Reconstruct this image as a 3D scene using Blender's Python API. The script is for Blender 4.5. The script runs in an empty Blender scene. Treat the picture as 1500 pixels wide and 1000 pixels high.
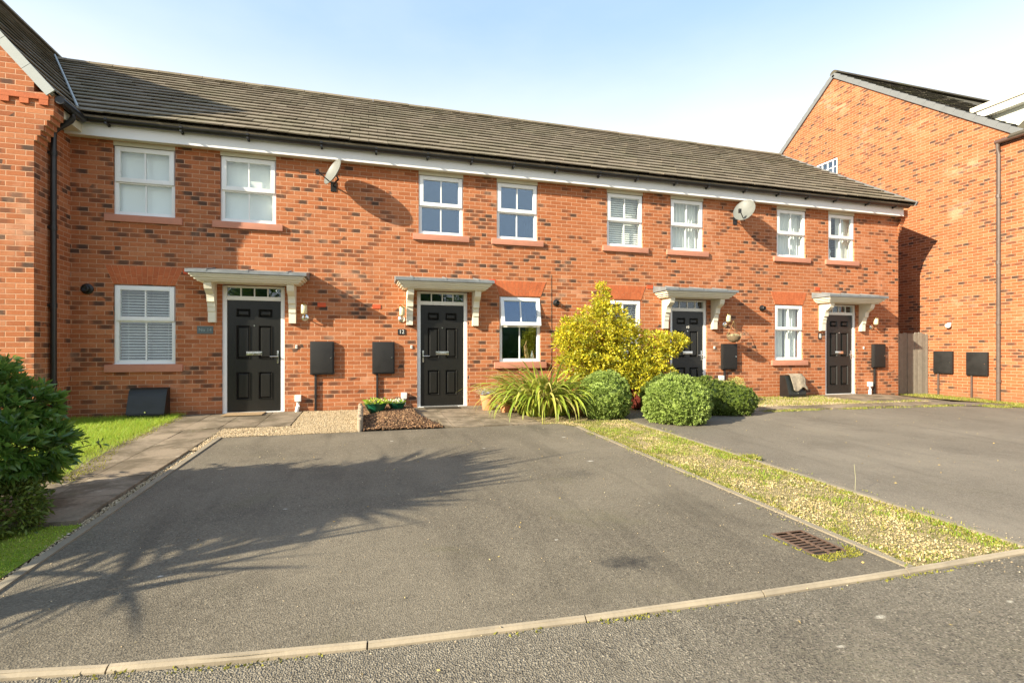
import bpy, bmesh, math, random
import numpy as np
from mathutils import Vector, Matrix
random.seed(7); RNG = np.random.default_rng(11)
SC = bpy.context.scene
COL = SC.collection
R = math.radians
D = 9.58            # distance of the terrace front from the camera's plane
CAMH = 1.086
SUNV = Vector((2.66, 1.0, -1.35)).normalized()   # direction the light travels

# ------------------------------------------------------------------ helpers
def gz(x, y):
    z = -0.025*max(0.0, D-y)
    z -= 0.05*min(6.0, max(0.0, x-11.8))
    return z

def tag(o, label=None, cat=None, group=None, kind=None):
    if label: o['label'] = label
    if cat: o['category'] = cat
    if group: o['group'] = group
    if kind: o['kind'] = kind
    return o

ORIG = {}
def empty(name, loc, label=None, cat=None, group=None):
    o = bpy.data.objects.new(name, None); COL.objects.link(o)
    o.location = loc; o.empty_display_size = .1
    ORIG[o.name] = Vector(loc)
    return tag(o, label, cat, group)

def origin(o):
    v = Vector((0, 0, 0))
    while o is not None:
        v += ORIG.get(o.name, Vector((0, 0, 0))); o = o.parent
    return v

def link(name, me, mat, parent=None, smooth=False):
    o = bpy.data.objects.new(name, me); COL.objects.link(o)
    if mat is not None and len(me.materials) == 0: me.materials.append(mat)
    if parent is not None:
        off = origin(parent)
        me.transform(Matrix.Translation(-off)); o.parent = parent
    if smooth:
        me.polygons.foreach_set('use_smooth', [True]*len(me.polygons))
    me.update()
    return o

class MB:
    """collects shapes, then links them as one mesh object (all coordinates are world coordinates)"""
    def __init__(s): s.b = bmesh.new()
    def box(s, x0, x1, y0, y1, z0, z1, M=None, bev=0):
        if x0 > x1: x0, x1 = x1, x0
        if y0 > y1: y0, y1 = y1, y0
        if z0 > z1: z0, z1 = z1, z0
        m = Matrix.Translation(((x0+x1)/2, (y0+y1)/2, (z0+z1)/2)) @ Matrix.Diagonal((x1-x0, y1-y0, z1-z0, 1))
        if M is not None: m = M @ m
        r = bmesh.ops.create_cube(s.b, size=1, matrix=m)
        if bev:
            es = list({e for v in r['verts'] for e in v.link_edges})
            bmesh.ops.bevel(s.b, geom=es, offset=bev, segments=2, affect='EDGES', profile=.7)
        return s
    def cyl(s, p0, p1, r0, r1=None, n=16, caps=True):
        p0, p1 = Vector(p0), Vector(p1); r1 = r0 if r1 is None else r1
        d = p1-p0; q = d.to_track_quat('Z', 'Y').to_matrix().to_4x4()
        bmesh.ops.create_cone(s.b, cap_ends=caps, segments=n, radius1=r0, radius2=r1, depth=d.length,
                              matrix=Matrix.Translation((p0+p1)/2) @ q)
        return s
    def tube(s, pts, rad, n=10):
        pts = [Vector(p) for p in pts]; rings = []
        if not hasattr(rad, '__len__'): rad = [rad]*len(pts)
        up = Vector((0, 0, 1))
        for i, p in enumerate(pts):
            t = (pts[min(i+1, len(pts)-1)]-pts[max(i-1, 0)]).normalized()
            a = t.cross(up)
            if a.length < .05: a = t.cross(Vector((0, 1, 0)))
            a.normalize(); c = a.cross(t)
            rings.append([s.b.verts.new(p+(a*math.cos(k*2*math.pi/n)+c*math.sin(k*2*math.pi/n))*rad[i]) for k in range(n)])
        for i in range(len(rings)-1):
            for k in range(n):
                s.b.faces.new((rings[i][k], rings[i][(k+1) % n], rings[i+1][(k+1) % n], rings[i+1][k]))
        s.b.faces.new(rings[0][::-1]); s.b.faces.new(rings[-1])
        return s
    def lathe(s, cx, cy, prof, n=24, M=None):
        """prof: (radius, z) list"""
        rings = []
        for r, z in prof:
            ring = []
            for k in range(n):
                v = Vector((cx+r*math.cos(2*math.pi*k/n), cy+r*math.sin(2*math.pi*k/n), z))
                ring.append(s.b.verts.new(M @ v if M is not None else v))
            rings.append(ring)
        for i in range(len(rings)-1):
            for k in range(n):
                s.b.faces.new((rings[i][k], rings[i][(k+1) % n], rings[i+1][(k+1) % n], rings[i+1][k]))
        s.b.faces.new(rings[0][::-1]); s.b.faces.new(rings[-1])
        return s
    def prism(s, pts, axis, a, b):
        """polygon extruded along axis: 'x' pts are (y,z); 'y' pts are (x,z); 'z' pts are (x,y)"""
        def mk(p, t):
            return {'x': (t, p[0], p[1]), 'y': (p[0], t, p[1]), 'z': (p[0], p[1], t)}[axis]
        A = [s.b.verts.new(mk(p, a)) for p in pts]; B = [s.b.verts.new(mk(p, b)) for p in pts]
        n = len(pts)
        s.b.faces.new(A); s.b.faces.new(B[::-1])
        for i in range(n): s.b.faces.new((A[i], B[i], B[(i+1) % n], A[(i+1) % n]))
        return s
    def hexa(s, P):
        """8 points: bottom 4 then top 4"""
        v = [s.b.verts.new(p) for p in P]
        for f in ((3, 2, 1, 0), (4, 5, 6, 7), (0, 1, 5, 4), (1, 2, 6, 5), (2, 3, 7, 6), (3, 0, 4, 7)):
            s.b.faces.new([v[i] for i in f])
        return s
    def build(s, name, mat, parent=None, smooth=False, auto=None):
        bmesh.ops.recalc_face_normals(s.b, faces=s.b.faces[:])
        me = bpy.data.meshes.new(name); s.b.to_mesh(me); s.b.free()
        o = link(name, me, mat, parent, smooth)
        if auto:
            me.polygons.foreach_set('use_smooth', [True]*len(me.polygons))
            me.set_sharp_from_angle(angle=R(auto))
        return o

def text_mesh(name, body, size, loc, mat, parent, depth=.002, rx=90):
    cu = bpy.data.curves.new(name, 'FONT'); cu.body = body; cu.size = size; cu.extrude = depth
    cu.align_x = 'CENTER'; cu.align_y = 'CENTER'
    t = bpy.data.objects.new(name+'_src', cu); COL.objects.link(t)
    bpy.context.view_layer.update()
    me = bpy.data.meshes.new_from_object(t.evaluated_get(bpy.context.evaluated_depsgraph_get()))
    bpy.data.objects.remove(t); me.name = name
    me.transform(Matrix.Translation(loc) @ Matrix.Rotation(R(rx), 4, 'X'))
    return link(name, me, mat, parent)

# ------------------------------------------------------------------ node materials
class NT:
    def __init__(s, name):
        s.m = bpy.data.materials.new(name); s.m.use_nodes = True
        s.t = s.m.node_tree; s.t.nodes.clear()
        s.out = s.n('ShaderNodeOutputMaterial')
    def n(s, kind, **kw):
        nd = s.t.nodes.new(kind)
        for k, v in kw.items(): setattr(nd, k, v)
        return nd
    def l(s, a, b): s.t.links.new(a, b)
    def put(s, sock, v):
        if hasattr(v, 'is_output') or isinstance(v, bpy.types.NodeSocket): s.l(v, sock)
        elif isinstance(v, (tuple, list)) and len(v) == 3 and sock.type == 'RGBA': sock.default_value = (*v, 1)
        else: sock.default_value = v
    def math(s, op, a, b=None, c=None, clamp=False):
        nd = s.n('ShaderNodeMath', operation=op, use_clamp=clamp)
        s.put(nd.inputs[0], a)
        if b is not None: s.put(nd.inputs[1], b)
        if c is not None: s.put(nd.inputs[2], c)
        return nd.outputs[0]
    def mix(s, f, a, b, blend='MIX'):
        nd = s.n('ShaderNodeMix', data_type='RGBA', blend_type=blend)
        s.put(nd.inputs[0], f); s.put(nd.inputs[6], a); s.put(nd.inputs[7], b)
        return nd.outputs[2]
    def ramp(s, f, stops, interp='LINEAR'):
        nd = s.n('ShaderNodeValToRGB'); cr = nd.color_ramp; cr.interpolation = interp
        while len(cr.elements) < len(stops): cr.elements.new(.5)
        for e, (p, c) in zip(cr.elements, stops):
            e.position = p; e.color = (*c, 1) if len(c) == 3 else c
        s.put(nd.inputs[0], f); return nd.outputs[0]
    def smooth(s, v, a, b, lo=0., hi=1.):
        nd = s.n('ShaderNodeMapRange', interpolation_type='SMOOTHSTEP')
        s.put(nd.inputs[0], v); s.put(nd.inputs[1], a); s.put(nd.inputs[2], b)
        s.put(nd.inputs[3], lo); s.put(nd.inputs[4], hi)
        return nd.outputs[0]
    def noise(s, vec, scale, detail=3, rough=.55, dist=0, out=0):
        nd = s.n('ShaderNodeTexNoise'); nd.inputs['Scale'].default_value = scale
        nd.inputs['Detail'].default_value = detail; nd.inputs['Roughness'].default_value = rough
        nd.inputs['Distortion'].default_value = dist
        if vec is not None: s.l(vec, nd.inputs['Vector'])
        return nd.outputs[out]
    def vor(s, vec, scale, feature='F1', out='Distance', rnd=1):
        nd = s.n('ShaderNodeTexVoronoi', feature=feature); nd.inputs['Scale'].default_value = scale
        nd.inputs['Randomness'].default_value = rnd
        if vec is not None: s.l(vec, nd.inputs['Vector'])
        return nd.outputs[out]
    def pos(s): return s.n('ShaderNodeNewGeometry').outputs['Position']
    def geo(s, o): return s.n('ShaderNodeNewGeometry').outputs[o]
    def scale(s, v, xyz):
        nd = s.n('ShaderNodeVectorMath', operation='MULTIPLY'); s.l(v, nd.inputs[0]); nd.inputs[1].default_value = xyz
        return nd.outputs[0]
    def bump(s, h, strength=.5, dist=.01, normal=None):
        nd = s.n('ShaderNodeBump'); nd.inputs['Strength'].default_value = strength
        nd.inputs['Distance'].default_value = dist; s.l(h, nd.inputs['Height'])
        if normal is not None: s.l(normal, nd.inputs['Normal'])
        return nd.outputs[0]
    def pbr(s, color, rough=.7, metal=0, normal=None, spec=.5, coat=0, emit=None):
        b = s.n('ShaderNodeBsdfPrincipled')
        s.put(b.inputs['Base Color'], color); s.put(b.inputs['Roughness'], rough); s.put(b.inputs['Metallic'], metal)
        b.inputs['Specular IOR Level'].default_value = spec
        if coat: b.inputs['Coat Weight'].default_value = coat
        if normal is not None: s.l(normal, b.inputs['Normal'])
        return b.outputs[0]
    def done(s, sh): s.l(sh, s.out.inputs[0]); return s.m

def plain(name, color, rough=.6, metal=0, var=.12, nscale=8, bump=.0, spec=.5, bscale=60):
    n = NT(name); p = n.pos()
    nz = n.noise(p, nscale, 4, .6)
    c = n.mix(n.math('MULTIPLY', n.math('SUBTRACT', 1, nz), 1), tuple(min(1, x*(1+var)) for x in color), tuple(x*(1-var*1.4) for x in color))
    nm = n.bump(n.noise(p, bscale, 3), bump, .004) if bump else None
    rg = n.smooth(nz, .3, .7, max(0, rough-.07), min(1, rough+.07))
    return n.done(n.pbr(c, rg, metal, nm, spec))

def brick_mat(name, bright=1.0, soot=0.0):
    n = NT(name); p = n.pos()
    sp = n.n('ShaderNodeSeparateXYZ'); n.l(p, sp.inputs[0])
    sn = n.n('ShaderNodeSeparateXYZ'); n.l(n.geo('True Normal'), sn.inputs[0])
    side = n.math('GREATER_THAN', n.math('ABSOLUTE', sn.outputs[0]), .6)
    u = n.math('ADD', n.math('MULTIPLY', sp.outputs[0], n.math('SUBTRACT', 1, side)),
               n.math('MULTIPLY', n.math('ADD', sp.outputs[1], .045), side))
    z = sp.outputs[2]
    zr = n.math('DIVIDE', n.math('ADD', z, 1.5), .075)
    row = n.math('FLOOR', zr); fz = n.math('FRACT', zr)
    rowoff = n.math('MULTIPLY', n.math('MODULO', row, 2), .5)
    wn1 = n.n('ShaderNodeTexWhiteNoise', noise_dimensions='1D'); n.l(row, wn1.inputs['W'])
    u2 = n.math('ADD', n.math('DIVIDE', n.math('ADD', u, n.math('MULTIPLY', wn1.outputs[0], .012)), .225), rowoff)
    col = n.math('FLOOR', u2); fu = n.math('FRACT', u2)
    wob = n.noise(p, 45, 2)
    def edge(f, size):
        return n.math('MULTIPLY', n.math('MINIMUM', f, n.math('SUBTRACT', 1, f)), size)
    dist = n.math('MINIMUM', edge(fz, .075), edge(fu, .225))
    dist = n.math('ADD', dist, n.math('MULTIPLY', n.math('SUBTRACT', wob, .5), .004))
    mask = n.smooth(dist, .0034, .0062)      # 1 on the brick, 0 on mortar
    cv = n.n('ShaderNodeCombineXYZ'); n.l(col, cv.inputs[0]); n.l(row, cv.inputs[1]); n.l(side, cv.inputs[2])
    wn = n.n('ShaderNodeTexWhiteNoise', noise_dimensions='3D'); n.l(cv.outputs[0], wn.inputs['Vector'])
    sc = n.n('ShaderNodeSeparateColor'); n.l(wn.outputs['Color'], sc.inputs[0])
    r1, r2, r3 = wn.outputs['Value'], sc.outputs[0], sc.outputs[1]
    k = bright
    base = n.ramp(r1, [(0, (.28*k, .082*k, .030*k)), (.25, (.38*k, .122*k, .045*k)), (.5, (.44*k, .149*k, .057*k)),
                       (.75, (.34*k, .106*k, .038*k)), (1, (.49*k, .190*k, .082*k))])
    # grain inside a brick
    g = n.noise(n.scale(p, (1, 1, 2.2)), 22, 4, .65)
    base = n.mix(n.smooth(g, .35, .75, 0, .42), base, (.27*k, .088*k, .034*k))
    g2 = n.noise(p, 75, 3, .6)
    base = n.mix(n.smooth(g2, .5, .8, 0, .3), base, (.60*k, .31*k, .16*k))
    # dark fired bricks, in loose drifts
    drift = n.noise(p, .75, 3, .6)
    thr = n.math('ADD', .03, n.math('MULTIPLY', n.smooth(drift, .34, .64), .38))
    isd = n.math('LESS_THAN', r2, thr)
    fade = n.smooth(n.math('ADD', n.math('MULTIPLY', n.math('ABSOLUTE', n.math('SUBTRACT', fu, n.math('ADD', .3, n.math('MULTIPLY', r3, .4)))), 1.7), n.math('MULTIPLY', n.noise(p, 30, 3), .5)), .55, 1.05, 1, .10)
    depth = n.smooth(r3, 0, 1, .35, .90)
    base = n.mix(n.math('MULTIPLY', n.math('MULTIPLY', isd, fade), depth), base, (.055, .040, .030))
    # pale salt bloom
    bl = n.noise(p, 1.15, 5, .62, .4)
    blf = n.math('MULTIPLY', n.smooth(bl, .53, .72, 0, .48), n.smooth(n.math('ADD', r3, g), .75, 1.25))
    base = n.mix(blf, base, (.66, .37, .23))
    mort = n.mix(n.noise(p, 9, 4), (.60, .355, .22), (.46, .26, .155))
    c = n.mix(mask, mort, base)
    c = n.mix(n.smooth(n.noise(n.scale(p, (1.6, 1.6, .35)), 1.7, 5, .65), .55, .8, 0, .28), c, (.17, .085, .05))
    # darker brown band just above the ground
    low = n.math('MULTIPLY', n.smooth(n.math('ADD', z, n.math('MULTIPLY', n.noise(p, 3, 4), .25)), .05, .32, .38, 0), 1)
    c = n.mix(low, c, (.16, .095, .05))
    h = n.math('ADD', n.math('MULTIPLY', mask, 1), n.math('MULTIPLY', g, .22))
    nm = n.bump(h, .75, .006)
    return n.done(n.pbr(c, n.smooth(g, .2, .8, .8, .95), 0, nm, .25))

def island_mat(name, stops, rough=.6, bump=.15, bscale=40, patch=None, spec=.4, pscale=2.0):
    n = NT(name); p = n.pos()
    ri = n.geo('Random Per Island')
    c = n.ramp(ri, stops)
    g = n.noise(p, bscale*.5, 4, .6)
    c = n.mix(n.smooth(g, .3, .75, 0, .35), c, tuple(x*.5 for x in stops[0][1]))
    if patch:
        for col, sc_, lo, hi, amt in patch:
            c = n.mix(n.smooth(n.noise(p, sc_, 5, .65, .3), lo, hi, 0, amt), c, col)
    nm = n.bump(n.noise(p, bscale, 4), bump, .01) if bump else None
    return n.done(n.pbr(c, rough, 0, nm, spec))

def leaf_mat(name, stops, trans=.35, rough=.5, spec=.4, tint=None, clump=None):
    n = NT(name); ri = n.geo('Random Per Island'); p = n.pos()
    c = n.ramp(ri, stops)
    if clump:
        c = n.mix(n.smooth(n.noise(p, clump[1], 2), .4, .62, 0, clump[2]), c, clump[0])
    a = n.pbr(c, rough, 0, None, spec)
    t = n.n('ShaderNodeBsdfTranslucent'); n.l(n.mix(.5, c, tint or stops[-1][1]), t.inputs[0])
    mx = n.n('ShaderNodeMixShader'); mx.inputs[0].default_value = trans
    n.l(a, mx.inputs[1]); n.l(t.outputs[0], mx.inputs[2])
    return n.done(mx.outputs[0])

def glass_mat(name, fac=.16, gc=(.86, .93, 1, 1)):
    n = NT(name)
    g = n.n('ShaderNodeBsdfGlossy'); g.inputs['Roughness'].default_value = .015; g.inputs[0].default_value = gc
    g2 = n.bump(n.noise(n.pos(), 1.8, 2), .06, .02); n.l(g2, g.inputs['Normal'])
    t = n.n('ShaderNodeBsdfTransparent'); t.inputs[0].default_value = (.95, .97, .96, 1)
    fr = n.n('ShaderNodeLayerWeight')
    f = n.math('ADD', n.math('MULTIPLY', n.math('POWER', fr.outputs['Facing'], 5), .9), fac, clamp=True)
    mx = n.n('ShaderNodeMixShader'); n.l(f, mx.inputs[0]); n.l(t.outputs[0], mx.inputs[1]); n.l(g.outputs[0], mx.inputs[2])
    return n.done(mx.outputs[0])

def asphalt_mat(name, c0, c1, grain, moss=.3, stains=True, bmp=.5, contrast=1.0):
    n = NT(name); p = n.pos()
    v = n.vor(p, grain, out='Color')
    sc = n.n('ShaderNodeSeparateColor'); n.l(v, sc.inputs[0])
    c = n.mix(sc.outputs[0], c0, c1)
    c = n.mix(n.smooth(sc.outputs[1], .90, .99, 0, .6*contrast), c, tuple(min(1, x*2.0) for x in c1))
    c = n.mix(n.smooth(sc.outputs[2], .80, .95, 0, .8*contrast), c, tuple(x*.32 for x in c0))
    big = n.noise(p, .55, 5, .62, .3)
    c = n.mix(n.smooth(big, .35, .7, 0, .45), c, tuple(x*1.4 for x in c1))
    tm = n.noise(n.scale(p, (2.2, .28, 1)), 1.6, 4, .6, .5)
    c = n.mix(n.smooth(tm, .5, .72, 0, .32), c, tuple(x*.62 for x in c0))
    c = n.mix(n.smooth(n.noise(p, 7, 6, .72), .54, .72, 0, .30), c, tuple(x*.6 for x in c0))
    c = n.mix(n.smooth(n.noise(p, 1.3, 4, .6), .52, .75, 0, .30), c, tuple(x*.6 for x in c0))
    if moss:
        c = n.mix(n.smooth(n.noise(p, .9, 5, .66, .5), .56, .76, 0, moss), c, (.115, .105, .045))
    if stains:
        # a dark oil spot, pale bird droppings
        def spot(x, y, rx, ry, col, amt, c, sharp=.35):
            sp = n.n('ShaderNodeVectorMath', operation='SUBTRACT'); n.l(p, sp.inputs[0]); sp.inputs[1].default_value = (x, y, 0)
            q = n.scale(sp.outputs[0], (1/rx, 1/ry, 0))
            ln = n.n('ShaderNodeVectorMath', operation='LENGTH'); n.l(q, ln.inputs[0])
            d = n.math('ADD', ln.outputs['Value'], n.math('MULTIPLY', n.noise(p, 9, 6, .75), 2.2))
            return n.mix(n.smooth(d, 1.15, 1.15+sharp*2.6, amt, 0), c, col)
        if stains == 'road':
            for (x, y, r) in ((3.75, 1.98, .10), (3.5, 1.86, .06), (4.1, 2.02, .12), (4.3, 1.9, .10), (3.9, 1.80, .05), (4.6, 2.0, .12), (3.2, 1.78, .04), (2.4, 1.85, .05), (2.0, 1.72, .04), (4.0, 1.68, .05), (1.25, 1.25, .025)):
                c = spot(x, y, r, r*.5, (.60, .55, .44), .7, c, .25)
        else:
          c = spot(1.50, 2.67, .26, .14, (.028, .026, .022), .85, c)
          c = spot(2.0, 4.55, .32, .2, (.04, .036, .03), .35, c)
          for (x, y, r) in ((2.35, 5.0, .09), (2.55, 6.3, .07), (1.35, 5.9, .05), (-.6, 4.2, .035), (1.2, 3.1, .03), (-1.1, 3.2, .04), (2.2, 3.6, .03), (2.9, 3.4, .035), (.3, 6.6, .05)):
              c = spot(x, y, r, r*.5, (.62, .58, .5), .85, c, .2)
    fine = n.noise(p, grain*.8, 3, .6)
    h = n.math('ADD', n.vor(p, grain), n.math('MULTIPLY', fine, .5))
    nm = n.bump(h, bmp, .012)
    nm = n.bump(n.noise(p, 1.6, 3), .12, .05, nm)
    return n.done(n.pbr(c, n.smooth(fine, .3, .7, .74, .92), 0, nm, .35))

M = {}
M['brick'] = brick_mat('orange_red_brick')
M['brick_gable_dimmed'] = brick_mat('orange_red_brick_gable', .80)  # same brick, darkened to offset the strong sun on the gable
M['arch'] = island_mat('gauged_brick', [(0, (.42, .105, .035)), (.5, (.53, .145, .05)), (1, (.47, .122, .042))], .85, .2)
M['arch_mortar'] = plain('arch_mortar', (.62, .30, .15), .9)
M['stone'] = plain('sill_stone', (.50, .215, .135), .85, 0, .14, 9, .25)
M['upvc'] = plain('white_upvc', (.80, .80, .77), .32, 0, .03, 3)
M['fascia'] = plain('white_fascia', (.80, .79, .75), .4, 0, .05, 2.2)
M['cream'] = plain('cream_painted_canopy', (.74, .69, .55), .55, 0, .08, 5)
M['soffit'] = plain('cream_soffit', (.62, .58, .44), .6, 0, .1, 4)
M['lead'] = plain('weathered_lead', (.20, .215, .22), .5, .1, .35, 7, .2)
M['black_plastic'] = plain('black_plastic_gutter', (.014, .013, .012), .38, 0, .2)
M['box_black'] = plain('black_box_lid', (.011, .010, .009), .62, 0, .35, 6, .2, bscale=90)
M['hood'] = plain('dark_green_black_cover', (.014, .016, .012), .5, 0, .3, 8, .3)
M['glass'] = glass_mat('window_glass', .06)
M['glass_sky_tint'] = glass_mat('window_glass_reflective', .15, (.55, .74, 1, 1))  # gloss tinted blue, puts a deeper sky reflection into the pane colour
M['blind'] = plain('white_blind', (.86, .88, .85), .75, 0, .03)
M['slat'] = plain('cream_blind_slat', (.84, .85, .78), .6, 0, .04)
M['curtain'] = plain('white_net_curtain', (.84, .85, .80), .9, 0, .06, 3)
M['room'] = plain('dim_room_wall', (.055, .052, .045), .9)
M['chrome'] = plain('chrome', (.75, .74, .70), .22, 1, .05)
M['brass'] = plain('brass', (.62, .46, .20), .3, 1, .1)
M['lamp_glass'] = plain('cream_lamp_glass', (.78, .68, .40), .3, 0, .06)
M['pipe_white'] = plain('white_pipe', (.74, .73, .70), .45)
M['terracotta'] = plain('terracotta', (.60, .26, .12), .8, 0, .2, 12, .2)
M['red_glaze'] = plain('dark_red_glazed_pot', (.13, .03, .02), .4, 0, .2, 6)
M['green_pot'] = plain('green_plastic_bowl', (.015, .12, .06), .35, 0, .15)
M['dish'] = plain('pale_grey_dish', (.15, .155, .14), .55, 0, .15)
M['dark_metal'] = plain('dark_metal', (.04, .04, .04), .45, .6)
M['red_vent'] = plain('orange_terracotta_vent', (.62, .09, .025), .8)
M['plaque_slate'] = plain('slate_plaque', (.10, .125, .12), .6, 0, .2)
M['plaque_black'] = plain('black_plaque', (.02, .02, .02), .4)
M['number_white'] = plain('pale_lettering', (.75, .73, .66), .5)
M['number_grey'] = plain('grey_lettering', (.27, .33, .32), .6)
M['render'] = plain('pale_grey_render', (.55, .57, .51), .8, 0, .05, 2)
M['verge_grey'] = plain('grey_verge_cap', (.15, .155, .155), .6, 0, .15, 4)
M['verge_light'] = plain('light_grey_verge_slate', (.34, .36, .34), .6, 0, .15, 5)
M['mat_brown'] = plain('coir_mat', (.34, .23, .12), .95, 0, .25, 40, .5)
M['mat_dark'] = plain('dark_rubber_mat', (.06, .05, .035), .9, 0, .25, 30, .3)
M['cloth'] = plain('weathered_grey_brown_sack', (.30, .25, .18), .9, 0, .5, 18, .5)
M['timber'] = island_mat('weathered_timber', [(0, (.24, .21, .165)), (.5, (.30, .265, .21)), (1, (.19, .165, .13))], .85, .5, 18)
M['kerb'] = plain('concrete_kerb', (.33, .27, .185), .88, 0, .4, 4, .4)
M['edging'] = plain('concrete_edging', (.25, .21, .145), .9, 0, .3, 6, .4)
M['rust'] = plain('rusty_iron', (.125, .072, .044), .85, 0, .4, 30, .5)
M['pit'] = plain('dark_drain_pit', (.015, .012, .01), .9)
M['hare'] = plain('tan_wooden_figure', (.48, .27, .13), .6, 0, .3, 25)
M['log'] = plain('weathered_log_edging', (.34, .27, .19), .9, 0, .4, 25, .6)
M['bark_trunk'] = plain('woody_stem', (.13, .085, .05), .9, 0, .35, 20, .6)
M['soil'] = plain('dark_soil', (.05, .034, .02), .95, 0, .4, 14, .6)

M['drive'] = asphalt_mat('driveway_tarmac', (.096, .080, .055), (.178, .151, .107), 125, .42, True, .35, .75)
M['drive2'] = asphalt_mat('neighbour_tarmac', (.128, .109, .080), (.195, .168, .126), 140, .15, False, .3, .6)

def slab_mat():
    n = NT('paving_slab'); p = n.pos(); ri = n.geo('Random Per Island')
    c = n.ramp(ri, [(0, (.25, .195, .135)), (.5, (.31, .245, .17)), (1, (.21, .17, .12))])
    c = n.mix(n.smooth(n.noise(p, 2.2, 6, .7, .4), .38, .62, 0, .85), c, (.10, .078, .048))
    c = n.mix(n.smooth(n.noise(p, 5.5, 5, .7), .60, .72, 0, .75), c, (.44, .38, .28))
    c = n.mix(n.smooth(n.noise(p, 3.3, 5, .7), .58, .74, 0, .6), c, (.105, .11, .03))
    g = n.noise(p, 60, 4, .65)
    c = n.mix(n.smooth(g, .4, .8, 0, .4), c, (.10, .085, .06))
    return n.done(n.pbr(c, .88, 0, n.bump(n.math('ADD', g, n.noise(p, 14, 4)), .5, .006), .3))
M['slab'] = slab_mat()
def soil_like(name, a, b, sc):
    n = NT(name); p = n.pos()
    c = n.mix(n.smooth(n.noise(p, sc, 6, .7), .35, .65), a, b)
    return n.done(n.pbr(c, .95, 0, n.bump(n.noise(p, sc*4, 5, .7), .8, .02), .2))
M['ground'] = soil_like('bare_ground', (.10, .085, .05), (.07, .08, .03), 5)
M['lawn_soil'] = soil_like('lawn_base', (.10, .15, .016), (.14, .20, .025), 9)
M['mossbase'] = soil_like('moss_lawn_base', (.15, .21, .02), (.22, .25, .035), 4)
M['gravel_base'] = soil_like('gravel_base', (.34, .255, .14), (.19, .145, .08), 40)
M['verge_base'] = soil_like('verge_base', (.33, .26, .13), (.19, .165, .06), 14)

def tile_mat(name, stops, moss, lich):
    n = NT(name); p = n.pos(); ri = n.geo('Random Per Island')
    c = n.ramp(ri, stops)
    c = n.mix(n.smooth(n.noise(p, 1.1, 5, .65, .4), .42, .7, 0, .5), c, moss)
    c = n.mix(n.smooth(n.noise(p, 38, 5, .75), .58, .72, 0, .65), c, lich)
    c = n.mix(n.smooth(n.noise(p, 13, 4, .7), .58, .7, 0, .6), c, tuple(x*.35 for x in stops[0][1]))
    return n.done(n.pbr(c, .9, 0, n.bump(n.noise(p, 55, 5, .7), .5, .006), .25))
M['tile'] = tile_mat('brown_concrete_tile', [(0, (.180, .148, .102)), (.5, (.232, .192, .136)), (1, (.205, .166, .116))], (.14, .13, .072), (.40, .36, .25))
M['tile_dark'] = tile_mat('mossy_dark_tile', [(0, (.07, .058, .045)), (.5, (.09, .078, .055)), (1, (.06, .052, .044))], (.10, .10, .035), (.22, .20, .09))

def door_mat():
    n = NT('black_grained_door'); p = n.pos()
    g = n.noise(n.scale(p, (1, 1, .09)), 60, 4, .6, .6)
    c = n.mix(g, (.006, .006, .005), (.016, .015, .013))
    return n.done(n.pbr(c, .33, 0, n.bump(g, .35, .004), .5))
M['door'] = door_mat()

M['l_yellow'] = leaf_mat('golden_leaf', [(0, (.16, .22, .02)), (.3, (.42, .42, .03)), (.55, (.74, .63, .04)), (1, (.86, .72, .06))], .4, .42, .5, clump=((.15, .20, .02), 4.5, .55))
M['l_hebe'] = leaf_mat('grey_green_leaf', [(0, (.19, .27, .055)), (.5, (.31, .41, .085)), (1, (.44, .54, .15))], .3, .5, .4, clump=((.13, .18, .04), 16, .45))
M['l_hebe2'] = leaf_mat('mid_green_leaf', [(0, (.09, .14, .02)), (.5, (.15, .21, .03)), (1, (.24, .30, .055))], .3, .5, .4, clump=((.05, .075, .02), 14, .6))
M['l_laurel'] = leaf_mat('dark_glossy_leaf', [(0, (.05, .13, .02)), (.5, (.095, .20, .03)), (.85, (.15, .28, .042)), (1, (.30, .42, .075))], .34, .30, .6, clump=((.03, .09, .016), 5, .45))
M['l_strap'] = leaf_mat('strap_leaf', [(0, (.20, .30, .03)), (.5, (.34, .42, .05)), (.8, (.50, .50, .08)), (1, (.60, .50, .18))], .35, .42, .5)
M['l_grass'] = leaf_mat('grass_blade', [(0, (.20, .36, .02)), (.5, (.30, .50, .03)), (.85, (.42, .56, .06)), (1, (.52, .46, .12))], .45, .5, .4)
M['l_weed'] = leaf_mat('weed_blade', [(0, (.16, .21, .025)), (.5, (.24, .28, .035)), (.85, (.42, .36, .11)), (1, (.50, .42, .18))], .35, .6, .3)
M['l_moss'] = leaf_mat('moss_tuft', [(0, (.16, .17, .025)), (1, (.36, .33, .06))], .3, .8, .2)
M['l_pale'] = leaf_mat('pale_yellow_green_leaf', [(0, (.36, .38, .10)), (1, (.60, .56, .20))], .35, .6, .3)
M['l_sword'] = leaf_mat('sword_leaf', [(0, (.06, .10, .03)), (1, (.13, .17, .05))], .15, .5, .4)
M['l_straw2'] = leaf_mat('dry_straw', [(0, (.40, .30, .12)), (.5, (.55, .44, .22)), (1, (.66, .56, .34))], .2, .8, .2)
M['l_straw'] = leaf_mat('pale_ornamental_grass', [(0, (.36, .36, .20)), (1, (.55, .52, .34))], .3, .6, .3)
M['flower_white'] = leaf_mat('white_petal', [(0, (.75, .72, .55)), (1, (.8, .78, .7))], .3)
M['flower_mix'] = leaf_mat('primrose_petal', [(0, (.75, .60, .08)), (.5, (.78, .45, .35)), (1, (.8, .72, .35))], .3)
M['flower_violet'] = leaf_mat('violet_petal', [(0, (.40, .42, .62)), (1, (.62, .64, .75))], .3)
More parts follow.
